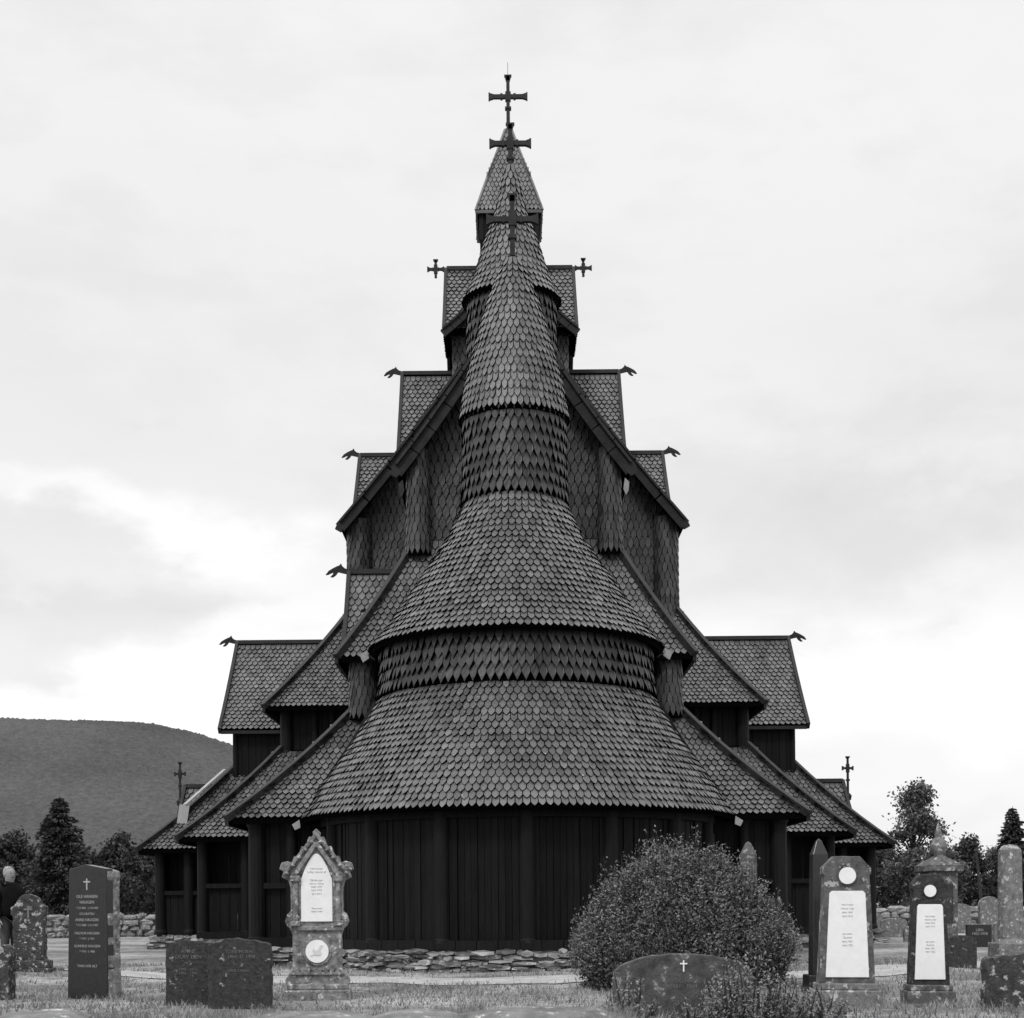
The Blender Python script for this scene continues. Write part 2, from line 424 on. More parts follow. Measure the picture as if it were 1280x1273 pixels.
m=MB(); revolve(m,UP,AC,-180,180,W_,ROW,lip=.25); cb('upper_roof',m,SH,apse)
for s in (-1,1):
    m=MB(); rib(m,LP,AC,s*95,.10,.16,.1); cb('edge_board',m,M_trim,apse)
    m=MB(); rib(m,UP,AC,s*100,.05,.12,.1,.65); cb('edge_board',m,M_trim,apse)
m=MB(); revolve(m,[(1.11,9.8),(1.08,10.6),(1.08,11.8)],AC,-180,180,.155,.25,point=.68,t=.065,gap=.47,jt=.01); cb('turret',m,WS,apse)
m=MB(); revolve(m,[(1.17,11.6),(1.02,12.46),(.84,13.15),(.65,13.84),(.48,14.35),(.31,14.78),(.13,15.18)],AC,-180,180,.13,.18,t=.038,lip=.1); cb('spire',m,SH,apse)
cross('cross',apse,0,AC,15.1,16.5,15.99,.52,.11)
for s in (-1,1):
    m=MB(); m.outline([(s*4.66,3.10),(s*4.82,3.0),(s*4.76,2.88),(s*4.64,2.93)],AC-.25,AC-.18,.8); cb('eave_finial',m,M_fin,apse)
    m=MB(); m.outline([(s*3.18,6.70),(s*3.34,6.60),(s*3.27,6.44),(s*3.14,6.53)],AC-.3,AC-.22,.8); cb('eave_finial',m,M_fin,apse)
# ================= CHANCEL =================
wall=MB();roof=MB();trim=pair()
wsh=MB()
boards(wall,(-5.6,31.75),(5.6,31.75),.42,3.2)
for s in (-1,1):
    boards(wall,(s*5.6,31.75),(s*5.6,38.8),.42,3.2)
    post(wall,s*5.65,31.7,.4,3.1,.19,1); post(wall,s*4.9,31.65,.4,3.1,.13,1)
    wall.beam((s*4,31.65,1.7),(s*5.6,31.65,1.7),.1,.12,1); wall.beam((s*4,31.6,.49),(s*5.8,31.6,.49),.3,.18,1)
    revolve(wsh,[(.34,5.5),(.32,6.2),(.32,7.0)],33.6,-180,180,.13,.22,cx=s*3.5,point=.6,t=.018,tmul=1.5,jt=.01)
    revolve(wsh,[(.31,9.5),(.27,10.5),(.27,12.0)],34.64,-180,180,.13,.22,cx=s*2.27,point=.6,t=.018,tmul=1.7,jt=.01)
wall.box(-3.6,3.6,33.6,39,5.3,7.1,.2)
chancel=cb('chancel',wall,M_wood,church)
tier(roof,trim,6.2,31.3,3.12,3.7,33.7,5.75,39.5)
tier(roof,trim,4.03,33.1,6.86,2.28,34.8,9.95,42)
gable_roof(roof,trim,wsh,2.74,11.4,15.4,34.3,43,2.3,9.6,34.85)
wsh.box(-2.3,-2.2,34.9,43,9.6,11.6,.3); wsh.box(2.2,2.3,34.9,43,9.6,11.6,.3)
cb('roof',roof,SH,chancel);cbp('bargeboard',trim,M_trim,chancel);cb('shingled_wall',wsh,WS,chancel)
m=MB(); found(m,[(-5.8,38.5),(-5.8,31.6),(-3.8,31.6)]); cb('foundation',m,M_found,chancel)
m=MB(); found(m,[(3.8,31.6),(5.8,31.6),(5.8,38.5)]); cb('foundation',m,M_found,chancel)
m=MB(); revolve(m,[(1.12,13.3),(1.09,14.8),(1.09,16.6)],37,-180,180,.155,.25,point=.68,t=.06,gap=.47,jt=.01); cb('turret',m,WS,chancel)
m=MB(); revolve(m,[(1.24,16.4),(1.01,16.88),(.85,17.34),(.66,17.99),(.40,18.66),(.24,19.37),(.12,19.91)],37,-180,180,.14,.19,t=.038,lip=.12); cb('spire',m,SH,chancel)
cross('cross',chancel,0,37,19.8,20.95,20.48,.49,.11)
for s in (-1,1):
    m=MB(); m.outline([(s*2.60,11.2),(s*2.70,11.1),(s*2.68,10.9),(s*2.62,10.8),(s*2.56,10.95)],34.2,34.26,.5); cb('pendant',m,M_trim if s<0 else M_fin,chancel)
q=MB(); q.box(-3.9,-2.3,37.3,38.7,7.5,8.8,.2)
sg=cb('side_gable',q,M_wood,church)
lateral(sg,-1,2.2,4.25,38,9.86,1.4,2.2,3.95,7.0)
# ================= NAVE =================
wall=MB();roof=MB();trim=pair();wsh=MB()
for s in (-1,1):
    boards(wall,(s*5.6,39.0),(s*8.35,39.0),.42,1.75); boards(wall,(s*5.6,39.6),(s*8.3,39.6),1.6,3.3,.25,.05,.15)
    wall.beam((s*5.6,38.95,1.8),(s*8.4,38.95,1.8),.16,.12,1); wall.beam((s*5.6,38.95,.49),(s*8.5,38.95,.49),.3,.18,1)
    for x in (6.1,7.2,8.35): post(wall,s*x,38.98,.4,3.1,.15,1)
    boards(wall,(s*8.35,39.0),(s*8.35,43.5),.42,3.2)
    boards(wall,(s*3,41.1),(s*6.45,41.1),5.4,7.0,.2,.05,.3)
    for x in (4.6,5.1,5.6,6.4): post(wall,s*x,41.05,5.4,6.9,.11 if x<6 else .18,.8)
    wall.box(s*6.45-.05,s*6.45+.05,41.1,52,5.4,7.0,.2)
    revolve(wsh,[(.40,9.2),(.36,10.4),(.36,12.6)],43.22,-180,180,.15,.24,cx=s*4.53,point=.6,t=.02,tmul=1.5,jt=.01)
    wsh.box(s*4.65-.05,s*4.65+.05,43.4,54,9.5,12.4,.3)
wall.box(-4.6,4.6,53.8,54,0,12,.2)
nave=cb('nave',wall,M_wood,church)
tier(roof,trim,8.9,38.5,3.05,6.5,40.95,5.63,54)
tier(roof,trim,6.92,40.5,6.75,4.75,43.1,9.9,54)
gable_roof(roof,trim,wsh,5.0,12.25,18.75,42.6,54,4.6,9.6,43.3,.2)
cb('roof',roof,SH,nave);cbp('bargeboard',trim,M_trim,nave);cb('shingled_wall',wsh,WS,nave)
for s in (-1,1):
    m=MB(); found(m,[(s*5.8,38.9),(s*8.5,38.9),(s*8.5,43)]); cb('foundation',m,M_found,nave)
q=MB(); q.box(-4.4,4.4,46.9,49.1,11,14.5,.2)
tg=cb('transept',q,M_wood,church)
for s in (-1,1):
    lateral(tg,s,2.6,4.93,48,15.95,2.2,2.5,4.6,11.5)
    lateral(tg,s,.5,3.52,48,18.62,2.5,3.7,3.2,13.5)
# ================= PORTALS =================
porches={}
for s in (-1,1):
    wall=MB()
    boards(wall,(s*8.3,43.5),(s*10.5,43.5),.42,1.6); boards(wall,(s*8.3,44),(s*10.4,44),1.5,3.2,.25,.05,.15)
    wall.beam((s*8.3,43.45,1.66),(s*10.6,43.45,1.66),.14,.12,1)
    for x in (8.9,9.7,10.55): post(wall,s*x,43.45,.38,3.0,.16,1)
    boards(wall,(s*10.5,43.5),(s*10.5,52),.42,3.1)
    porches[s]=cb('portal_gallery',wall,M_wood,church)
    m=MB(); found(m,[(s*8.5,43.4),(s*10.7,43.4),(s*10.7,50)]); cb('foundation',m,M_found,porches[s])
roof=MB();trim=pair()
tier(roof,trim,11.1,43.0,2.92,8.6,45.5,5.6,53)
cb('lower_roof',roof,SH,nave);cbp('bargeboard',trim,M_trim,nave)
for s in (-1,1):
    lateral(porches[s],s,5.0,9.0,48,9.85,3.1,3.2,8.6,4.5)
    lateral(porches[s],s,8.0,10.75,48,5.15,1.8,1.7,10.3,1.0,finial=None)
    cross('cross',porches[s],s*10.95,48,4.7,5.95,5.6,.15,.07)
m=MB(); m.beam((-9.9,43.9,4.30),(-8.9,45.0,5.45),.16,.05,.8); m.beam((-10.0,43.85,3.6),(-9.9,43.9,4.3),.3,.05,.7); cb('flashing',m,M_pale,porches[-1])
# ================= TOWER =================
wall=MB();roof=MB();trim=pair()
wall.box(-1.78,1.78,46.35,49.65,15.5,19.6,.0,1)
rect_tiles(wall,(-1.85,46.3,16),(1.85,46.3,16),(-1.85,46.3,19.8),(1.85,46.3,19.8),.17,.26,(0,-1,0),mat=0,point=.62,jt=.02)
tower=cb('tower',wall,WS,church)
X=2.06
for s in (-1,1):
    for f in (-1,1):
        rect_tiles(roof,(0,48+f*2.15,19.25),(s*X,48+f*2.15,19.25),(0,48,22.05),(s*X,48,22.05),W_*1.15,ROW*1.15,(0,f*.5,1),sag=.1)
        for k in range(5):
            def q(v): return Vector((s*(X+.03),48+f*2.15*(1-v),19.25+2.8*v-.1*4*v*(1-v)))
            trim[s].beam(q(k/5),q((k+1)/5),.1,.2,.5)
    trim[s].beam((0,48,22.1),(s*X,48,22.1),.14,.12,.9)
    n=8
    def g(v): return Vector((s*2.1*(1-v),45.75,19.1+2.3*v-.18*4*v*(1-v)))
    for k in range(n):
        a=g(k/n);b=g((k+1)/n);e=(b-a)*.03
        trim[s].beam(a-e,b+e,.12,.24,.15); trim[s].beam(a-e+Vector((0,-.02,.15)),b+e+Vector((0,-.02,.15)),.2,.06,.5)
    rect_tiles(roof,(s*2.1,45.8,19.15),(s*2.1,48,19.15),(0,45.8,21.4),(0,48,21.4),W_,ROW,(s,0,1),sag=.18)
wall2=MB(); wall2.outline([(-1.9,19.2),(1.9,19.2),(0,21.1)],46.2,46.3,.2)
cb('gable',wall2,M_wood,tower)
LZ=23.5
l=MB(); l.box(-.7,.7,47.3,48.7,20.5,22.7,.2)
l.box(-.86,.86,47.14,48.86,22.62,LZ,.15)
for sx in (-1,1):
    for sy in (-1,1):
        l.beam((sx*.90,48+sy*.90,22.6),(sx*.90,48+sy*.90,LZ),.14,.14,.8)
        l.beam((sx*.90,48+sy*.90,22.42),(sx*.90,48+sy*.90,22.6),.03,.03,.4,w2=.16,h2=.16)
boards(l,(-.86,47.1),(.86,47.1),22.62,LZ,.18)
cb('lantern',l,M_wood,tower)
m=MB(); revolve(m,[(1.5,21.0),(1.1,21.6),(.78,22.2),(.70,22.6)],48,-180,180,.17,.22); cb('lantern_skirt',m,SH,tower)
sp=MB(); prof=smoothprof([(1.06,23.5),(.74,24.55),(.40,25.6),(.09,26.6)]); f,T=polyl(prof)
for k in range(4):
    ro=Matrix.Rotation(k*math.pi/2,3,'Z')
    def S(u,v):
        r,z=f(v); p=ro@Vector((-1.06+2.12*u,-r,0)); return Vector((p.x,p.y+48,z))
    def keep(p):
        q=ro.inverted()@Vector((p.x,p.y-48,0)); return abs(q.x)<=-q.y-.02
    rf=ro@Vector((0,-1,.4)); rf.z=.4
    tiles(sp,S,lambda v:2.12,T,.13,.18,rf,.035,keep)
    vs=[];fs=[]
    for r,z in prof:
        for sx in (-1,1):
            p=ro@Vector((sx*(r-.01),-(r-.01),0)); vs.append((p.x,p.y+48,z))
    for i in range(len(prof)-1): fs.append((2*i,2*i+1,2*i+3,2*i+2))
    sp.add(vs,fs,.0,1)
    for i in range(len(prof)-1):
        sp.beam((Vector(vs[2*i])),(Vector(vs[2*i+2])),.10,.10,.4)
    sp.beam(Vector(vs[0])-Vector((0,0,.04)),Vector(vs[1])-Vector((0,0,.04)),.06,.1,.1)
cb('spire',sp,SH,tower)
cb('roof',roof,SH,tower);cbp('bargeboard',trim,M_trim,tower)
cross('cross',tower,0,48,26.5,28.38,27.72,.6,.12)
for s in (-1,1): cross('cross',tower,s*2.42,48,21.8,22.36,22.08,.24,.08)
for s in (-1,1):
    m=MB(); m.beam((s*2.0,48,22.08),(s*2.5,48,22.08),.06,.06,.4); cb('cross_arm',m,M_trim,tower)
m=MB(); m.tube([(0,48.1,26.6),(0,48.1,28.9)],[.012,.008],6,.5); cb('lightning_rod',m,M_trim,tower)

# ---------------------------------------------------------------- ground
def grid(name,x0,x1,y0,y1,nx,ny,hf,mat,**k):
    vs=[];fs=[]
    for j in range(ny+1):
        for i in range(nx+1):
            x=x0+(x1-x0)*i/nx;y=y0+(y1-y0)*j/ny; vs.append((x,y,hf(x,y)))
    for j in range(ny):
        for i in range(nx):
            a=j*(nx+1)+i; fs.append((a,a+1,a+nx+2,a+nx+1))
    mb=MB(); mb.v=vs;mb.f=fs;mb.t=[.5]*len(fs);mb.m=[0]*len(fs)
    o=build(name,mb,mat,smooth=True)
    for a,b in k.items(): o[a]=b
    return o
m_g,nt,b=new_mat('churchyard_ground')
n1=nz(nt,.35,8,.65);n2=nz(nt,5,8,.7);n3=nz(nt,40,3,.6)
mxx=math_node(nt,'ADD',math_node(nt,'MULTIPLY',n1.outputs['Fac'],.5),math_node(nt,'ADD',math_node(nt,'MULTIPLY',n2.outputs['Fac'],.35),math_node(nt,'MULTIPLY',n3.outputs['Fac'],.15)))
rg=ramp(nt,[(.36,.05),(.46,.14),(.54,.28),(.64,.46)]); nt.links.new(mxx,rg.inputs[0]); nt.links.new(rg.outputs[0],b.inputs['Base Color'])
b.inputs['Roughness'].default_value=.95; b.inputs['Specular IOR Level'].default_value=.1
bp=nt.nodes.new('ShaderNodeBump'); bp.inputs['Strength'].default_value=.8; bp.inputs['Distance'].default_value=.06; nt.links.new(n2.outputs['Fac'],bp.inputs['Height']); nt.links.new(bp.outputs[0],b.inputs['Normal'])
def GX(px,D,py=1180): return -.2+((px-636)+(1128-py)*.0087)*D/F
PX=GX(7,26)
vs=[];fs=[]
def gh(x,y):
    return .05*noise.noise(Vector((x*.5,y*.5,0)))+.02*noise.noise(Vector((x*2.5,y*2.5,3)))+.26*math.exp(-(((x-PX+.6)**2)/3.5+((y-26.3)**2)/2.0))
xs=[-6000,-1500,-400,-120,-60,-40]+[-30+.5*i for i in range(121)]+[40,60,120,400,1500,6000]
ys=[-200,-50,-10,0]+[2+.5*i for i in range(117)]+[70,90,150,400,1500,5000,9000]
for y in ys:
    for x in xs: vs.append((x,y,gh(x,y) if (-30<=x<=30 and 2<=y<=60) else 0))
nx=len(xs)
for j in range(len(ys)-1):
    for i in range(nx-1):
        a=j*nx+i; fs.append((a,a+1,a+nx+1,a+nx))
mb=MB();mb.v=vs;mb.f=fs;mb.t=[.5]*len(fs);mb.m=[0]*len(fs)
g=build('ground',mb,m_g,smooth=True); g['kind']='structure'; g['label']='churchyard ground of short dry grass and gravel'
def pathc(x): return 24.2+.055*x*x if abs(x)<12 else 24.2+.055*144+(abs(x)-12)*.6
vs=[];fs=[];K=13
NX=240
def gsurf(x,y):
    gx=(x+30)/.5;gy=(y-2)/.5;i=math.floor(gx);j=math.floor(gy);fx=gx-i;fy=gy-j
    H=lambda a,b_: gh(-30+.5*a,2+.5*b_)
    q=[H(i,j),H(i+1,j),H(i,j+1),H(i+1,j+1)]
    return max((q[0]*(1-fx)+q[1]*fx)*(1-fy)+(q[2]*(1-fx)+q[3]*fx)*fy, q[0]+(q[1]-q[0])*fx+(q[3]-q[1])*fy if fx>fy else q[0]+(q[2]-q[0])*fy+(q[3]-q[2])*fx)
for i in range(NX+1):
    x=-20+40*i/NX; c=pathc(x)
    h0=1.15+.5*noise.noise(Vector((x*.7,0,5)))+.25*noise.noise(Vector((x*3,0,5))); h1=1.15+.5*noise.noise(Vector((x*.7,9,5)))+.25*noise.noise(Vector((x*3,9,5)))
    for k in range(K):
        y=c-h0+(h0+h1)*k/(K-1); vs.append((x,y,gsurf(x,y)+.012))
for i in range(NX):
    for k in range(K-1):
        a=i*K+k; fs.append((a,a+K,a+K+1,a+1))
mb=MB();mb.v=vs;mb.f=fs;mb.t=[.5]*len(fs);mb.m=[0]*len(fs)
g=build('path',mb,M_path,smooth=True); g['kind']='structure'; g['label']='pale trodden gravel path round the church'
mb=MB()
def blade(x,y,h,tn,w0=1):
    a=rr(0,6.28);wd=rr(.006,.014)*w0;lx=rr(-.7,.7)*h;ly=rr(-.7,.7)*h;z=gh(x,y)-.01
    mb.add([(x-math.cos(a)*wd,y-math.sin(a)*wd,z),(x+math.cos(a)*wd,y+math.sin(a)*wd,z),(x+lx,y+ly,z+h)],[(0,1,2)],tn)
for i in range(110000):
    y=12+ (R()**1.15)*20; x=rr(-.42,.42)*y
    if math.hypot(x,y-AC)<4.4: continue
    q=noise.noise(Vector((x*.6,y*.6,7))); q2=noise.noise(Vector((x*2.2,y*2.2,2)))
    dp=abs(y-pathc(x))
    if dp<1.2+.3*q and R()<.93: continue
    if q<-.12 and R()<.75: continue
    if q2<-.05 and R()<.7: continue
    blade(x,y,rr(.02,.07)*(1.2+1.3*max(0,q2)+.5*max(0,q))*(1.6 if y<16.5 and x>.5 else 1),min(1,max(0,.42+q*.8+q2*.5+rr(-.35,.3))))
o=build('grass',mb,M_grass); o['kind']='stuff'; o['label']='short dry grass covering the churchyard'; o['category']='grass'
# hills
m_h,nt,b=new_mat('forest_hill')
n1=nz(nt,.11,9,.9);n2=nz(nt,.004,3,.5)
mm=math_node(nt,'ADD',math_node(nt,'MULTIPLY',n1.outputs['Fac'],.75),math_node(nt,'MULTIPLY',n2.outputs['Fac'],.25))
r=ramp(nt,[(.40,.050),(.5,.078),(.60,.112)]); nt.links.new(mm,r.inputs[0]); nt.links.new(r.outputs[0],b.inputs['Base Color']); b.inputs['Roughness'].default_value=1; b.inputs['Specular IOR Level'].default_value=0
def hh(x,y):
    px=636+(x)*F/2600
    pts=[(-900,840),(-300,868),(0,893),(80,898),(190,901),(240,910),(290,926),(420,980),(560,1060),(700,1128)]
    py=1128
    for (a,b1),(c,d) in zip(pts,pts[1:]):
        if a<=px<=c:
            u=(px-a)/(c-a); py=b1+(d-b1)*u
    if px<-900: py=840
    H=(1128-py)*2600/F
    t=max(0,min(1,(y-1500)/1100)); t=t*t*(3-2*t)
    if y>2600: t=max(.3,1-(y-2600)/1500)
    return H*t*(1+.015*noise.noise(Vector((x*.004,y*.003,0))))+ (1.5*noise.noise(Vector((x*.03,y*.03,0)))+6*abs(noise.noise(Vector((x*.21,y*.21,4)))))*t*min(1,H/60)-2
grid('hill',-1500,120,1500,2900,560,180,hh,m_h,kind='structure',label='long forested hill')
def hh2(x,y):
    t=math.sin(max(0,min(1,(y-3500)/2500))*math.pi)
    q=max(0,min(1,(x-1250)/900))
    return 190*t*q*q*(3-2*q)*(1+.1*noise.noise(Vector((x*.002,0,0))))-2
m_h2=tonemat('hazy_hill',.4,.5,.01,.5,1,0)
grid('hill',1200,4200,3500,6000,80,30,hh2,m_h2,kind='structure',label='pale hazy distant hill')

# ---------------------------------------------------------------- gravestones
def text(name,body,size,loc,parent,mat,space=1.0,ext=.003):
    c=bpy.data.curves.new('txt','FONT'); c.body=body; c.size=size; c.align_x='CENTER'; c.align_y='TOP'; c.extrude=ext; c.space_line=space
    c.resolution_u=2
    t=bpy.data.objects.new('txt',c); link(t)
    dg=bpy.context.evaluated_depsgraph_get()
    me=bpy.data.meshes.new_from_object(t.evaluated_get(dg))
    bpy.data.objects.remove(t)
    me.materials.clear(); me.materials.append(mat)
    me.attributes.new('tone','FLOAT','FACE')
    o=bpy.data.objects.new(name,me); link(o,parent); o.location=loc; o.rotation_euler=(math.pi/2,0,0)
    return o
GG='gravestones in the churchyard'
def rough_outline(pts,amp,seg=.06):
    out=[]
    for i in range(len(pts)):
        a=pts[i];b=pts[(i+1)%len(pts)];L=math.hypot(b[0]-a[0],b[1]-a[1]);n=max(1,int(L/seg))
        for k in range(n):
            q=k/n; x=a[0]+(b[0]-a[0])*q; z=a[1]+(b[1]-a[1])*q
            out.append((x+rr(-amp,amp)*(1 if z>.02 else 0),z+(rr(-amp,amp) if z>.02 else 0)))
    return out
def stone(px,D,label,outline,th,mat,rz=0,rough=0,plinth=None,pmat=None,bevel=.012,lean=0):
    e=empty('gravestone',(GX(px,D),D,0),rz,label,'gravestone',GG)
    e.rotation_euler=(rr(-.015,.015),lean or rr(-.012,.012),rz)
    mb=MB(); mb.outline(rough_outline(outline,rough) if rough else outline,-th/2,th/2,.5)
    build('slab',mb,mat,e,bevel=bevel)
    if plinth:
        pm=MB()
        for (hw,hd,z0,z1) in plinth: pm.box(-hw,hw,-hd,hd,z0,z1,.5)
        build('plinth',pm,pmat or mat,e,bevel=.015)
    return e
def arch(hw,z0,z1,rise,n=10,pointed=False):
    pts=[(-hw,z0),(hw,z0),(hw,z1-rise)]
    for i in range(1,n):
        a=math.pi*i/n
        if pointed:
            t=i/n; x=hw*(1-2*t); z=z1-rise+rise*(1-abs(1-2*t)**1.8)
        else: x=hw*math.cos(a); z=z1-rise+rise*math.sin(a)
        pts.append((x,z))
    pts.append((-hw,z1-rise)); return pts
def latin(mb,cx,cz,h,w,t,y0,y1,tone=.8):
    mb.box(cx-t/2,cx+t/2,y0,y1,cz-h*.6,cz+h*.4,tone); mb.box(cx-w/2,cx+w/2,y0-.001,y1,cz+h*.05,cz+h*.05+t,tone)
D=19.9
e=empty('gravestone',(GX(397,D),D,0),.08,'tall ornate lichened gothic gravestone with white inscription plate and dove medallion','gravestone',GG)
half=[(0,2.32),(.05,2.27),(.035,2.20),(.10,2.21),(.13,2.12),(.12,2.06),(.20,2.08),(.23,1.98),(.22,1.93),(.30,1.95),(.33,1.85),(.38,1.88),(.47,1.86),(.50,1.77),(.44,1.74),(.47,1.66),(.38,1.62),(.35,1.52),(.35,1.2),(.40,1.16),(.43,1.06),(.40,1.0),(.36,.97),(.33,.88),(.33,.42),(.38,.36),(.43,.28),(.43,.2)]
pts=half+[(-x,z) for x,z in reversed(half[1:])]
mb=MB(); mb.outline(pts,-.15,.15,.5)
for s in (-1,1):
    mb.beam((s*.30,-.17,1.68),(0,-.17,2.12),.08,.06,.7); mb.beam((s*.40,-.16,1.74),(0.0,-.16,2.24),.06,.05,.4)
    mb.tube([(s*.285,-.17,1.05),(s*.285,-.17,1.62)],[.04,.035],8,.6)
    mb.beam((s*.285,-.17,1.60),(s*.285,-.17,1.68),.12,.12,.7,w2=.14,h2=.14)
    mb.beam((s*.285,-.17,1.0),(s*.285,-.17,1.07),.13,.13,.7)
    for k in range(5): mb.lathe([(.0,1.68+k*.105),(.045,1.71+k*.105),(.0,1.75+k*.105)],s*(.40-k*.085),-.19,6,rr(.2,.9))
    for k in range(4): mb.beam((s*(.02+.08*k),-.16,.36),(s*(.05+.08*k),-.165,.43),.04,.06,rr(.2,.8))
mb.box(-.36,.36,-.19,-.14,.94,1.0,.7); mb.box(-.36,.36,-.18,-.14,.34,.38,.7)
build('slab',mb,M_lich,e,bevel=.012)
mb=MB(); mb.box(-.45,.45,-.24,.24,-.05,.14,.4); mb.box(-.41,.41,-.2,.2,.14,.22,.5); build('plinth',mb,M_lich,e,bevel=.02)
mb=MB(); mb.outline(arch(.21,1.06,1.98,.36,14,True),-.175,-.14,.5); build('inscription_plate',mb,M_white,e,bevel=.006)
mb=MB(); mb.disc(0,.66,.19,-.175,-.13,.3); build('medallion_rim',mb,M_lich,e)
mb=MB(); mb.disc(0,.66,.155,-.19,-.17,.6); build('medallion',mb,M_white,e)
mb=MB(); mb.outline([(-.09,.60),(-.03,.615),(.03,.60),(.06,.63),(.045,.68),(.06,.72),(.085,.735),(.06,.75),(.035,.735),(.02,.69),(-.02,.67),(-.05,.71),(-.06,.66),(-.04,.63)],-.197,-.189,.5); build('dove_relief',mb,M_ink3,e)
text('inscription','Herunder\nhviler støvet af',.042,(0,-.177,1.80),e,M_ink2,1.1)
text('inscription','Gårdbruger\nHalvor Olsen\nFødt 1837\nDød 1909\nog hustru',.036,(0,-.177,1.64),e,M_ink2,1.25)
text('inscription','Fred med\neders støv',.036,(0,-.177,1.26),e,M_ink2,1.1)
D=20.6
e=stone(113,D,'tall dark polished granite gravestone with pale lettering and rough speckled sides',[(-.335,0),(.335,0),(.32,1.82),(-.02,1.88),(-.30,1.82)],.16,M_dark,rz=-.36,bevel=.008)
mb=MB(); mb.outline(rough_outline([(-.33,0),(.33,0),(.315,1.80),(-.02,1.86),(-.295,1.80)],.016,.08),-.055,.24,.5)
mb.v=[(x*1.03,y,z) for x,y,z in mb.v]; build('rough_side',mb,M_lich,e,bevel=.01)
mb=MB(); latin(mb,0,1.62,.16,.11,.02,-.086,-.079); build('engraved_cross',mb,M_gold,e)
for body,sz,z in (('OLE HANSEN',.06,1.46),('HAUGEN',.06,1.38),('* 2.3.1881  † 7.8.1949',.042,1.29),('OG HUSTRU',.045,1.21),('ANNE HAUGEN',.055,1.13),('* 9.5.1888  † 4.1.1967',.042,1.05),('HALVOR HAUGEN',.05,.94),('* 1912  † 1931',.042,.86),('GUNHILD HAUGEN',.05,.76),('* 1915  † 1988',.042,.68),('TAKK FOR ALT',.05,.48)):
    text('inscription',body,sz,(0,-.081,z),e,M_gold)
D=26
e=stone(38,D,'ornate speckled dark gravestone with stepped shoulders on a stepped base',[(-.30,.34),(.30,.34),(.27,.42),(.27,1.12),(.31,1.16),(.30,1.28),(.22,1.34),(.15,1.46),(.06,1.51),(-.06,1.51),(-.15,1.46),(-.22,1.34),(-.30,1.28),(-.31,1.16),(-.27,1.12),(-.27,.42)],.24,M_roughl,rough=.012,rz=.1,plinth=[(.40,.26,-.05,.2),(.35,.22,.2,.345)])
mb=MB(); latin(mb,0,1.22,.22,.15,.03,-.135,-.115); build('engraved_cross',mb,M_ink,e)
D=18.8
e=stone(236,D,'low rough dark granite gravestone with faint lettering',[(-.29,0),(.29,0),(.28,.82),(-.02,.85),(-.29,.81)],.16,M_rough,rough=.012)
text('inscription','ANNE\nOLAV LIEN',.07,(0,-.083,.74),e,M_ink); text('inscription','1890 - 1971\n1896 - 1983',.05,(0,-.083,.50),e,M_ink)
D=18.3
e=stone(300,D,'wide low black stone gravestone with worn lettering',[(-.39,0),(.39,0),(.39,.80),(.2,.86),(-.1,.88),(-.39,.82)],.18,M_rough,rough=.014)
text('inscription','TORE MOEN\nF. 1864  D. 1938',.06,(0,-.093,.74),e,M_ink); text('inscription','HVIL I FRED',.05,(0,-.093,.50),e,M_ink)
D=15.6
e=stone(852,D,'wide low round-topped mottled gravestone with a small cross',arch(.74,0,.74,.24,14),.2,M_mot,rough=.006)
mb=MB(); latin(mb,0,.62,.12,.075,.014,-.108,-.098); build('engraved_cross',mb,M_white,e)
text('inscription','KARI OG HALVOR\n1881 - 1964',.06,(0,-.102,.48),e,M_ink)
def plate_stone(px,D,sc,sx,label,gm,pm):
    e=empty('gravestone',(GX(px,D),D,0),-.06,label,'gravestone',GG)
    e.rotation_euler=(0,.008,-.06)
    mb=MB(); mb.outline(rough_outline([(x*sx,z*sc) for x,z in [(-.345,.28),(.345,.28),(.275,1.62),(.30,1.645),(.295,1.72),(.245,1.77),(.16,1.86),(-.16,1.86),(-.245,1.77),(-.295,1.72),(-.30,1.645),(-.275,1.62)]],.004,.08),-.13*sc,.13*sc,.5)
    build('slab',mb,gm,e,bevel=.008)
    mb=MB(); mb.box(-.42*sx,.42*sx,-.22,.22,-.05,.20*sc,.5); mb.box(-.38*sx,.38*sx,-.18,.18,.20*sc,.285*sc,.5); build('plinth',mb,pm,e,bevel=.015)
    mb=MB(); mb.outline([(x*sx,z*sc) for x,z in [(-.265,.36),(.265,.36),(.22,1.40),(.19,1.43),(-.19,1.43),(-.22,1.40)]],-.15*sc,-.12*sc,.5); build('inscription_plate',mb,M_white,e,bevel=.004)
    mb=MB(); mb.disc(0,1.62*sc,.125*sx,-.145*sc,-.12*sc,.3); build('medallion_rim',mb,gm,e)
    mb=MB(); mb.disc(0,1.62*sc,.105*sx,-.155*sc,-.14*sc,.5); build('medallion',mb,M_white,e)
    text('inscription','Her hviler\nHalvor Lien\nfødt 1845\ndød 1915',.034*sc,(0,-.152*sc,1.28*sc),e,M_ink2,1.4)
    text('inscription','og hustru\nGunhild\nfødt 1851\ndød 1922',.034*sc,(0,-.152*sc,.92*sc),e,M_ink2,1.4)
    return e
plate_stone(1056,17.9,.98,.98,'tall tapered grey gravestone with long white marble plate and medallion',M_gran2,M_gran)
plate_stone(1159,18.0,.86,.70,'slim dark gravestone with white marble plate and round medallion',M_rough,M_gran2)
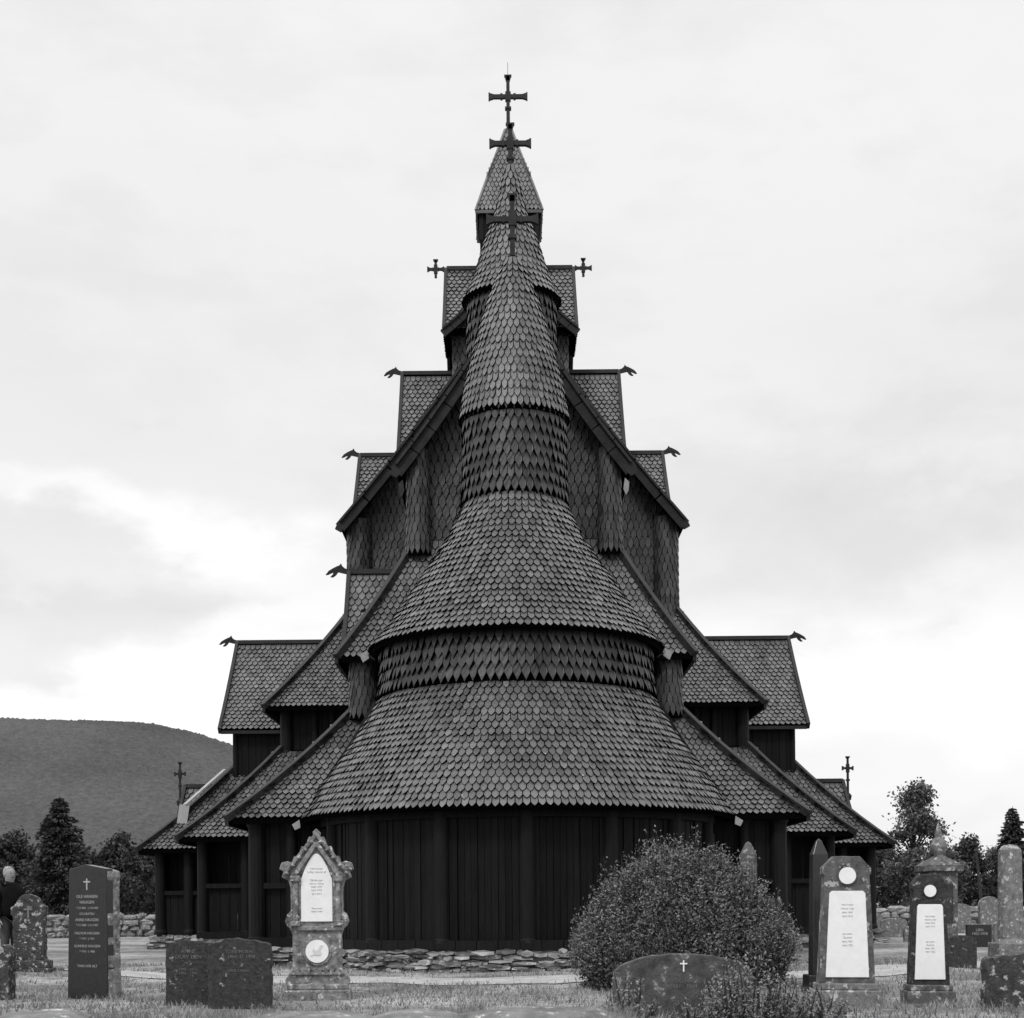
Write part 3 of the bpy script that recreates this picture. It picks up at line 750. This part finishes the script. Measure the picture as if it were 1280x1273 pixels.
def obelisk(px,D,h,hw,label,mat):
    e=empty('gravestone',(GX(px,D),D,0),.05,label,'gravestone',GG)
    mb=MB(); a=hw;b=hw*.8
    vs=[]
    for r_,z in ((a,.25),(b,h-.22),(b*.35,h-.03),(.01,h)): vs+=[(-r_,-r_,z),(r_,-r_,z),(r_,r_,z),(-r_,r_,z)]
    fs=[(3,2,1,0),(12,13,14,15)]
    for k in (0,4,8):
        for i in range(4): fs.append((k+i,k+(i+1)%4,k+4+(i+1)%4,k+4+i))
    mb.add(vs,fs,.5); build('shaft',mb,mat,e,bevel=.008)
    mb=MB(); mb.box(-hw*1.5,hw*1.5,-hw*1.5,hw*1.5,-.05,.25,.5); build('plinth',mb,mat,e,bevel=.015)
    mb=MB(); mb.box(-hw*.6,hw*.6,-a-.004,-a+.06,h*.35,h*.6,.3); build('inscription_plate',mb,mat,e)
obelisk(1024,20.5,2.15,.13,'dark slender granite obelisk gravestone with pointed top',M_dark)
obelisk(936,25,2.30,.15,'dark grey obelisk gravestone behind a bush',M_gran2)
D=30
e=empty('gravestone',(GX(1174,D),D,0),0,'classical pedestal grave monument topped by a stone urn','gravestone',GG)
mb=MB()
mb.box(-.48,.48,-.48,.48,-.05,.4,.4);mb.box(-.36,.36,-.36,.36,.4,.55,.5);mb.box(-.3,.3,-.3,.3,.55,1.85,.5);mb.box(-.40,.40,-.40,.40,1.85,1.97,.5)
mb.add([(-.4,-.4,1.97),(.4,-.4,1.97),(.4,.4,1.97),(-.4,.4,1.97),(0,-.2,2.2),(0,.2,2.2)],[(0,1,4),(1,2,5,4),(2,3,5),(3,0,4,5)],.5)
build('pedestal',mb,M_gran2,e,bevel=.02)
mb=MB(); mb.lathe([(.08,2.05),(.06,2.15),(.14,2.25),(.17,2.38),(.13,2.5),(.07,2.56),(.09,2.60),(.05,2.7),(.03,2.8),(.005,2.86)],0,0,16,.5); build('urn',mb,M_gran,e,smooth=True)
mb=MB(); mb.box(-.2,.2,-.315,-.29,.8,1.6,.6); build('inscription_plate',mb,M_rough,e)
D=32
e=empty('gravestone',(GX(1263,D),D,0),0,'pale column-shaped gravestone with rounded top','gravestone',GG)
mb=MB(); mb.lathe([(.34,.3),(.27,.4),(.25,2.2),(.24,2.35),(.16,2.44),(.02,2.47)],0,0,20,.7); build('column',mb,M_gran,e,smooth=False)
mb=MB(); mb.box(-.38,.38,-.38,.38,-.05,.32,.5); build('plinth',mb,M_gran,e,bevel=.02)
stone(1200,27,'low dark gravestone with rounded shoulders',arch(.28,0,.62,.12),.2,M_rough)
e=stone(1223,39,'small black gravestone with white lettering',[(-.33,0),(.33,0),(.33,.60),(-.33,.60)],.16,M_dark)
text('inscription','LIEN\n1902-1978',.10,(0,-.085,.5),e,M_gold)
stone(1237,46,'pale upright rounded gravestone',arch(.32,0,1.35,.25),.2,M_gran)
stone(1262,40,'low grey weathered rounded gravestone',arch(.45,0,.7,.15),.2,M_gran,rough=.01)
stone(1268,17,'low broad dark gravestone with rough edges',[(-.36,0),(.36,0),(.36,.62),(.1,.66),(-.36,.6)],.25,M_roughl,rough=.012)
stone(1117,50,'low grey gravestone beside the church',arch(.45,0,.65,.15),.2,M_gran,rough=.01)
stone(1142,44,'small pale rounded gravestone in grass',arch(.3,0,.5,.15),.2,M_gran,rough=.01)
stone(-3,20.5,'rough grey gravestone with mossy top',arch(.2,0,.78,.1),.3,M_roughl,rough=.015)
stone(1200,55,'pale gravestone near the churchyard wall',arch(.4,0,1.1,.2),.2,M_gran)
stone(1090,56,'grey gravestone near the churchyard wall',arch(.4,0,.8,.2),.2,M_gran)

# ---------------------------------------------------------------- dry stone walls
def rock(mb,c,sx,sy,sz,tone):
    n=8;vs=[];fs=[]
    rows=[(-.9,.75),(-.3,1),(.4,.95),(.9,.6)]
    sd=R()*50
    for zz,rad in rows:
        for i in range(n):
            a=2*math.pi*i/n; q=rad*(1+.35*noise.noise(Vector((math.cos(a)*1.3+sd,math.sin(a)*1.3,zz*1.2))))
            vs.append((c[0]+sx*q*math.cos(a),c[1]+sy*q*math.sin(a),c[2]+sz*zz*(1+.2*noise.noise(Vector((sd,i,zz))))))
    for k in range(3):
        for i in range(n):
            j=(i+1)%n; fs.append((k*n+i,k*n+j,(k+1)*n+j,(k+1)*n+i))
    fs.append(tuple(range(n))[::-1]);fs.append(tuple(3*n+i for i in range(n)))
    mb.add(vs,fs,tone)
def drywall(name,x0,x1,y,h,sz,label,flat=.65,depth=.32):
    mb=MB(); z=0
    mb.box(min(x0,x1),max(x0,x1),y-.12,y+.2,0,h*.85,.05)
    while z<h:
        x=x0+rr(-sz,0)
        while x<x1:
            w_=sz*rr(.6,1.9); hh_=sz*rr(.75,1.2)*flat
            if z+hh_*.5<h+rr(-.08,.08): rock(mb,(x+w_/2,y+rr(-.06,.06),z+hh_*.5),w_*.56,depth,hh_*.6,R())
            x+=w_
        z+=sz*flat*.85
    o=build(name,mb,M_rock); o['label']=label; o['category']='stone wall'; return o
drywall('stone_wall',-26,-11.5,60,1.0,.42,'far dry stone wall of pale boulders along the churchyard edge')
drywall('stone_wall',12.5,24,60,.95,.42,'far dry stone wall of grey boulders behind the gravestones')
drywall('stone_wall',-3.6,.4,8.0,.66,.5,'low flat mossy dry stone wall seen close up',.2,.4)
mb=MB()
for i in range(4500):
    x=rr(-3.4,.5); q=noise.noise(Vector((x*1.6,1,0)))
    if q<-.1: continue
    y=8+rr(-.3,.6); h=rr(.01,.05)*(1+q); z=.61; a=rr(0,6.28); wd=.004
    mb.add([(x-math.cos(a)*wd,y-math.sin(a)*wd,z),(x+math.cos(a)*wd,y+math.sin(a)*wd,z),(x+rr(-.07,.07),y+rr(-.05,.05),z+h+.06)],[(0,1,2)],min(1,max(0,.5+rr(-.3,.4))))
o=build('wall_top_grass',mb,M_grass); o['kind']='stuff'; o['label']='tufts of grass growing on the low stone wall'; o['category']='grass'

# ---------------------------------------------------------------- vegetation
def leaf(mb,p,s,tone,asp=.45,dirv=None):
    d=dirv or Vector((rr(-1,1),rr(-1,1),rr(-1,1)))
    if d.length<.05: d=Vector((0,0,1))
    d=d.normalized(); q=d.cross(Vector((rr(-1,1),rr(-1,1),rr(-1,1))))
    if q.length<.05: q=d.cross(Vector((0,1,.1)))
    q=q.normalized()*s*asp
    p=Vector(p); d=d*s
    mb.add([p-d*.5,p+q*.5,p+d*.5,p-q*.5],[(0,1,2,3)],min(1,max(0,tone)))
def shrub(name,px,D,rx,ry,h,nshoot,label,leafs=.065,mat=None,per=95,spread=.13,topf=2.6,core=0,wild=.10):
    e=empty(name,(GX(px,D),D,0),0,label,'bush')
    st=MB();lf=MB()
    for i in range(nshoot):
        a=rr(0,6.283);u=R()**.5
        ex=rx*u*math.cos(a);ey=ry*u*math.sin(a)
        top=h*(1-.66*u**topf)*rr(.80,1.0)*(1+.12*noise.noise(Vector((ex*1.5,ey*1.5,1))))
        wl=R()<wild
        if wl: top*=rr(1.04,1.13)
        b0=Vector((ex*.45,ey*.45,0));b1=Vector((ex*1.12,ey*1.12,top*.25));b2=Vector((ex*(1.05 if wl else 1)+rr(-.12,.12),ey+rr(-.1,.1),top))
        pts=[]
        for k in range(6):
            t=k/5; pts.append(b0*(1-t)**2+b1*2*t*(1-t)+b2*t*t)
        if i%2==0 or wl: st.tube(pts,[.02,.017,.013,.01,.006,.003],4,.4)
        ct=.5+.75*noise.noise(Vector((ex*2.0,ey*2.0,top*1.8)))+rr(-.1,.1)
        for k in range(per):
            t=rr(.05,1)**.75; p=b0*(1-t)**2+b1*2*t*(1-t)+b2*t*t
            sp=spread*(1.05-t*.7)
            p=p+Vector((rr(-sp,sp),rr(-sp,sp),rr(-sp,sp)))
            if p.z<.02: continue
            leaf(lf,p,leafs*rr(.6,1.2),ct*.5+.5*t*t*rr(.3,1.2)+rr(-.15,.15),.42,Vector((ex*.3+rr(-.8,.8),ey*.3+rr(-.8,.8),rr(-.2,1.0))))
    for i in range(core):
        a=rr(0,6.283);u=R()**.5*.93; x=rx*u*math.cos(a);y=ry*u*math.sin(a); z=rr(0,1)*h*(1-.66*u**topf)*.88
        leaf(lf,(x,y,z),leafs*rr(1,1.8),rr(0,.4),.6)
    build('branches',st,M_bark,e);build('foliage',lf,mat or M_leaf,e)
    return e
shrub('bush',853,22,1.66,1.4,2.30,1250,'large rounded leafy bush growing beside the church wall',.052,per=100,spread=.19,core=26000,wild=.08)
shrub('bush',935,14.4,.52,.25,.84,85,'loose leafy weeds growing around a low gravestone',.042,M_weed,50,.13,1.5,wild=.3)
shrub('bush',880,14.6,.3,.2,.42,26,'short pale weeds before a low gravestone',.04,M_weed,40,.1,2,wild=.3)
shrub('bush',1000,15.4,.5,.3,.50,44,'low pale weeds between gravestones',.042,M_weed,45,.1,2,wild=.3)
shrub('bush',780,14.5,.32,.2,.66,28,'small leafy plant beside a low gravestone',.042,M_weed,42,.1,2,wild=.3)
def broadleaf(px,D,h,cw,label,n=9000,ls=.30,cb_=.2,mat=None,clump=(.07,.12)):
    x=GX(px,D); e=empty('tree',(x,D,0),0,label,'tree','trees around the churchyard')
    st=MB();lf=MB()
    st.tube([(0,0,-.2),(rr(-.1,.1),0,h*.3),(rr(-.2,.2),0,h*.65),(0,0,h*.93)],[h*.028,h*.022,h*.012,h*.004],8,.4)
    cl=[]
    N=46
    for i in range(N):
        z=h*rr(cb_,.97); u=(z/h-cb_)/(1-cb_)
        rad=cw*(math.sin(min(1,u*1.15+.12)*math.pi)**.6)*rr(.25,1.0) if u<.75 else cw*(1.02-u)*rr(.6,1.6)
        a=rr(0,6.283); c=Vector((rad*math.cos(a),rad*math.sin(a),z)); cl.append(c)
        st.tube([(0,0,max(h*.12,z-h*.18)),(c.x*.5,c.y*.5,z-h*.05),tuple(c)],[h*.009,h*.006,h*.002],5,.4)
    for c in cl:
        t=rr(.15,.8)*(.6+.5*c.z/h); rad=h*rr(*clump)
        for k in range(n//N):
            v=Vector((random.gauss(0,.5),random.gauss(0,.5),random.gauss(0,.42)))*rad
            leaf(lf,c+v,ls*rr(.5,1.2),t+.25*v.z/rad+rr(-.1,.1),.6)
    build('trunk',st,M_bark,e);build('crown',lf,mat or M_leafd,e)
def conifer(px,D,h,cw,label):
    x=GX(px,D); e=empty('spruce_tree',(x,D,0),0,label,'tree','trees around the churchyard')
    st=MB();lf=MB()
    st.tube([(0,0,-.2),(0,0,h*.5),(0,0,h)],[h*.022,h*.012,h*.002],8,.4)
    z=h*.05
    while z<h*.99:
        u=z/h; L0=cw*(1-u)**.75*rr(.8,1.12)+.12
        for k in range(13):
            a=rr(0,6.283);L=L0*rr(.55,1.12);dr=-.22*L
            tip=Vector((L*math.cos(a),L*math.sin(a),z+dr+.1*L))
            st.tube([(0,0,z),tuple(tip)],[h*.004,h*.001],4,.3)
            t=rr(.1,.7)
            for j in range(int(18+38*L/cw)):
                q=R()**.6; p=Vector((0,0,z)).lerp(tip,q)+Vector((rr(-1,1)*.16*L,rr(-1,1)*.16*L,rr(-.35,.15)*.35*L-.03))
                leaf(lf,p,rr(.25,.5)*h/12,t+rr(-.15,.15),.5,Vector((math.cos(a),math.sin(a),rr(-.9,.1))))
        z+=h*.022
    build('trunk',st,M_bark,e);build('crown',lf,M_leafd,e)
conifer(76,95,8.5,3.3,'dark spruce tree beyond the churchyard wall')
conifer(1267,110,8.2,2.3,'pointed spruce tree beyond the churchyard wall')
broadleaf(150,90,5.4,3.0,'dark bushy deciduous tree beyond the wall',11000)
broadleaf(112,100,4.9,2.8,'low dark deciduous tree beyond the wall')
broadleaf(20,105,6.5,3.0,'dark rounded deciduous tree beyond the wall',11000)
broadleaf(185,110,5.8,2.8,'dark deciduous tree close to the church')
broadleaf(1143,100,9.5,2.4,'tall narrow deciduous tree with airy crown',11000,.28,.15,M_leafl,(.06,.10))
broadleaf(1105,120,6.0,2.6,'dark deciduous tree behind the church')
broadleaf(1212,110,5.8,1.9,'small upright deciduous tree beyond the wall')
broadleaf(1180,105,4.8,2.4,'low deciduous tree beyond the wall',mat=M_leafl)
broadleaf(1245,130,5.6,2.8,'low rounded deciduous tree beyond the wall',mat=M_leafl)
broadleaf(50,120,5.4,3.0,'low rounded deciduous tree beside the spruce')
mb=MB()
for i in range(22000):
    x=rr(-140,140); y=rr(150,190)
    if x>-22 and x<22: continue
    hz=2.2+1.6*noise.noise(Vector((x*.08,0,0)))+1.2*noise.noise(Vector((x*.3,3,0)))
    if x>0: hz*=1.1
    leaf(mb,(x,y,rr(0,1)**.8*max(.8,hz)*1.5),rr(.5,1.1),.45+.5*noise.noise(Vector((x*.2,y*.2,0)))+rr(-.2,.2),.7)
o=build('woodland',mb,M_leafd); o['kind']='stuff'; o['label']='low dark woodland edge beyond the fields'; o['category']='woodland'
e=empty('pole',(GX(1229,62),62,0),0,'thin slanted wooden pole by the churchyard wall','pole')
mb=MB(); mb.tube([(0,0,-.2),(-.12,0,1.8),(-.28,0,3.3)],[.08,.07,.05],8,.4); mb.tube([(-.28,0,3.3),(-.29,0,3.4)],[.09,.02],8,.5); build('shaft',mb,M_bark,e)

# ---------------------------------------------------------------- person
def skinned(name,verts,edges,rads,mat,parent,root=0,sub=2):
    me=bpy.data.meshes.new(name); me.from_pydata(verts,edges,[]); me.materials.append(mat)
    o=bpy.data.objects.new(name,me); link(o,parent)
    sk=o.modifiers.new('skin','SKIN'); sk.use_smooth_shade=True
    sv=me.skin_vertices[0].data
    for i,r_ in enumerate(rads):
        sv[i].radius=r_ if isinstance(r_,tuple) else (r_,r_); sv[i].use_root=(i==root)
    s=o.modifiers.new('sub','SUBSURF'); s.levels=sub; s.render_levels=sub
    return o
D=26.2
pe=empty('person',(PX,D,gh(PX,D)-.01),.9,'grey-haired person in dark jacket and trousers standing among graves','person')
try:
    V=[(0,0,.95),(0,0,1.15),(0,0,1.36),(0,0,1.49),(0,-.02,1.56),(0,-.035,1.63),(0,-.03,1.71),(0,-.01,1.77)]
    E=[(0,1),(1,2),(2,3),(3,4),(4,5),(5,6),(6,7)];Rd=[(.12,.08),(.11,.07),(.10,.06),.075,.082,.10,.108,.08]
    for s in (-1,1):
        b0=len(V); V+=[(s*.2,0,1.38),(s*.25,.02,1.14),(s*.26,-.06,.9),(s*.26,-.08,.82)]; Rd+=[.03,.03,.026,(.02,.042)]
        E+=[(2,b0),(b0,b0+1),(b0+1,b0+2),(b0+2,b0+3)]
        for k in range(4):
            c=len(V); y=-.11+.02*k+.0; L=(.065,.08,.075,.06)[k]
            V+=[(s*.26,y,.78),(s*.255,y-.005,.78-L*.5),(s*.245,y-.005,.78-L)];Rd+=[.010,.009,.007];E+=[(b0+3,c),(c,c+1),(c+1,c+2)]
        c=len(V);V+=[(s*.24,-.13,.82),(s*.235,-.15,.77)];Rd+=[.012,.009];E+=[(b0+3,c),(c,c+1)]
        b1=len(V);V+=[(s*.09,0,.88),(s*.1,-.02,.5),(s*.1,.02,.1),(s*.11,-.02,.04),(s*.12,-.15,.03)];Rd+=[.07,.05,.04,.035,.03]
        E+=[(0,b1),(b1,b1+1),(b1+1,b1+2),(b1+2,b1+3),(b1+3,b1+4)]
    skinned('body',V,E,Rd,M_skin,pe)
    V=[(0,0,.82),(0,0,1.1),(0,0,1.34),(0,0.01,1.46),(0,.01,1.56)];E=[(0,1),(1,2),(2,3),(3,4)];Rd=[(.23,.19),(.22,.18),(.24,.18),(.18,.15),(.10,.10)]
    for s in (-1,1):
        b0=len(V); V+=[(s*.22,0,1.39),(s*.27,.02,1.14),(s*.275,-.06,.87)];Rd+=[.12,.10,.08];E+=[(2,b0),(b0,b0+1),(b0+1,b0+2)]
    skinned('jacket',V,E,Rd,M_jacket,pe)
    V=[(0,0,.95)];E=[];Rd=[(.17,.13)]
    for s in (-1,1):
        b0=len(V); V+=[(s*.09,0,.85),(s*.1,-.02,.5),(s*.1,.02,.09)];Rd+=[.11,.085,.07];E+=[(0,b0),(b0,b0+1),(b0+1,b0+2)]
    skinned('trousers',V,E,Rd,M_trou,pe)
    mb=MB(); mb.lathe([(.05,1.60),(.083,1.63),(.094,1.68),(.096,1.73),(.084,1.78),(.055,1.81),(.02,1.822)],0,.012,18,.5)
    mb.v=[(x+.006*noise.noise(Vector((x*30,y*30,z*30))),y+.006*noise.noise(Vector((y*30,x*30,z*30))),z+.008*noise.noise(Vector((z*30,x*30,y*30)))) for x,y,z in mb.v]
    build('hair',mb,M_hair,pe,smooth=True)
    mb=MB(); mb.lathe([(.004,1.645),(.016,1.65),(.012,1.665),(.004,1.69)],0,-.128,8,.5); build('nose',mb,M_skin,pe,smooth=True)
    for s in (-1,1):
        mb=MB(); mb.lathe([(.002,1.64),(.014,1.65),(.018,1.68),(.01,1.70)],s*.094,-.015,8,.5); build('ear',mb,M_skin,pe,smooth=True)
        mb=MB(); mb.lathe([(.002,1.683),(.012,1.691),(.002,1.699)],s*.034,-.115,8,.0); build('eye',mb,M_jacket,pe)
        mb=MB(); mb.outline([(-.05,0),(.05,0),(.045,.08),(-.045,.08)],-.14,.1,.2)
        sh=build('shoe',mb,M_jacket,pe,bevel=.02); sh.location=(s*.11,-.05,0)
    mb=MB(); mb.box(-.025,.025,-.12,-.105,1.612,1.618,.2); build('mouth',mb,M_jacket,pe)
except Exception as ex:
    print('PERSON FAIL',ex)

# ---------------------------------------------------------------- world and light
wd=bpy.data.worlds.new('World'); scene.world=wd; wd.use_nodes=True; nt=wd.node_tree
bg=nt.nodes['Background']; bg.inputs['Strength'].default_value=.1
SE=math.radians(50);AZ=math.radians(205)
sky=nt.nodes.new('ShaderNodeTexSky'); sky.sky_type='NISHITA'; sky.sun_disc=False; sky.sun_elevation=SE; sky.sun_rotation=AZ
bw=nt.nodes.new('ShaderNodeRGBToBW'); nt.links.new(sky.outputs[0],bw.inputs[0])
tc=nt.nodes.new('ShaderNodeTexCoord'); sep=nt.nodes.new('ShaderNodeSeparateXYZ'); nt.links.new(tc.outputs['Generated'],sep.inputs[0])
base=ramp(nt,[(0,.46),(.12,.50),(.18,.50),(.25,.455),(.36,.43),(.55,.455),(.70,.8),(1,1)]); nt.links.new(sep.outputs[2],base.inputs[0])
def wnoise(scale,detail,rough,ms,loc):
    mp=nt.nodes.new('ShaderNodeMapping'); mp.inputs['Scale'].default_value=ms; mp.inputs['Location'].default_value=loc; nt.links.new(tc.outputs['Generated'],mp.inputs[0])
    n=nt.nodes.new('ShaderNodeTexNoise'); n.inputs['Scale'].default_value=scale; n.inputs['Detail'].default_value=detail; n.inputs['Roughness'].default_value=rough; nt.links.new(mp.outputs[0],n.inputs['Vector'])
    return n.outputs['Fac']
cr=ramp(nt,[(.36,.92),(.5,.98),(.6,1.0),(.7,1.0)]); nt.links.new(wnoise(2.4,6,.5,(1,1,2.2),(.35,0,.2)),cr.inputs[0])
v=math_node(nt,'MULTIPLY',base.outputs[0],cr.outputs[0])
cr2=ramp(nt,[(.35,.95),(.5,1.0),(.65,1.0)]); nt.links.new(wnoise(9,7,.55,(1,1,2.6),(1.3,0,.7)),cr2.inputs[0])
v=math_node(nt,'MULTIPLY',v,cr2.outputs[0])
nf=wnoise(8,8,.55,(1,1,1.8),(2,1,0))
def cloud(dirv,sc,amt,e0=.55,e1=.95,mode='EASE'):
    global v
    mp=nt.nodes.new('ShaderNodeMapping'); mp.vector_type='POINT'
    d=Vector(dirv).normalized()
    mp.inputs['Scale'].default_value=sc; mp.inputs['Location'].default_value=tuple(-d[i]*sc[i] for i in range(3))
    nt.links.new(tc.outputs['Generated'],mp.inputs[0])
    ln=nt.nodes.new('ShaderNodeVectorMath'); ln.operation='LENGTH'; nt.links.new(mp.outputs[0],ln.inputs[0])
    q=math_node(nt,'ADD',ln.outputs['Value'],math_node(nt,'MULTIPLY',math_node(nt,'SUBTRACT',nf,.5),2.4))
    r=ramp(nt,[(e0,1.0),(e1,0.0)]); r.color_ramp.interpolation=mode; nt.links.new(q,r.inputs[0])
    k=math_node(nt,'ADD',math_node(nt,'MULTIPLY',r.outputs[0],amt-1.0),1.0)
    v=math_node(nt,'MULTIPLY',v,k)
cloud((-470,F,455),(6.5,3,20),1.16,.3,.85)
cloud((-650,F,375),(5.0,3,15),.80,.45,.95)
cloud((-500,F,560),(3.5,3,9),.95,.4,1.1)
cloud((330,F,440),(4.0,3,12),.91,.4,1.05)
cloud((640,F,450),(5,3,14),.94,.4,1.0)
cloud((420,F,290),(4.5,3,16),1.08,.4,1.0)
cloud((-420,F,270),(4.5,3,18),1.08,.4,1.0)
v=math_node(nt,'MULTIPLY',v,21.3)
mx=nt.nodes.new('ShaderNodeMix'); mx.data_type='FLOAT'; mx.inputs[0].default_value=.94
nt.links.new(bw.outputs[0],mx.inputs[2]); nt.links.new(v,mx.inputs[3])
nt.links.new(mx.outputs[0],bg.inputs['Color'])
sun=bpy.data.lights.new('sun','SUN'); sun.energy=1.5; sun.angle=math.radians(12); sun.color=(1,1,1)
so=bpy.data.objects.new('sun',sun); link(so)
dv=Vector((math.sin(AZ)*math.cos(SE),math.cos(AZ)*math.cos(SE),math.sin(SE)))
so.rotation_euler=dv.to_track_quat('Z','Y').to_euler()
# ---------------------------------------------------------------- camera
cam=bpy.data.cameras.new('camera'); co=bpy.data.objects.new('camera',cam); link(co); scene.camera=co
cam.sensor_width=36; cam.lens=F/1280*36; cam.clip_end=20000; cam.clip_start=.1
cam.shift_x=.003; cam.shift_y=491.5/1280
co.matrix_world=Matrix.Translation((-.2,0,1.3))@Matrix.Rotation(math.pi/2,4,'X')@Matrix.Rotation(math.radians(-.5),4,'Z')
cam.dof.use_dof=True; cam.dof.focus_distance=31; cam.dof.aperture_fstop=5.6
scene.view_settings.view_transform='Standard'; scene.view_settings.look='None'; scene.view_settings.exposure=0
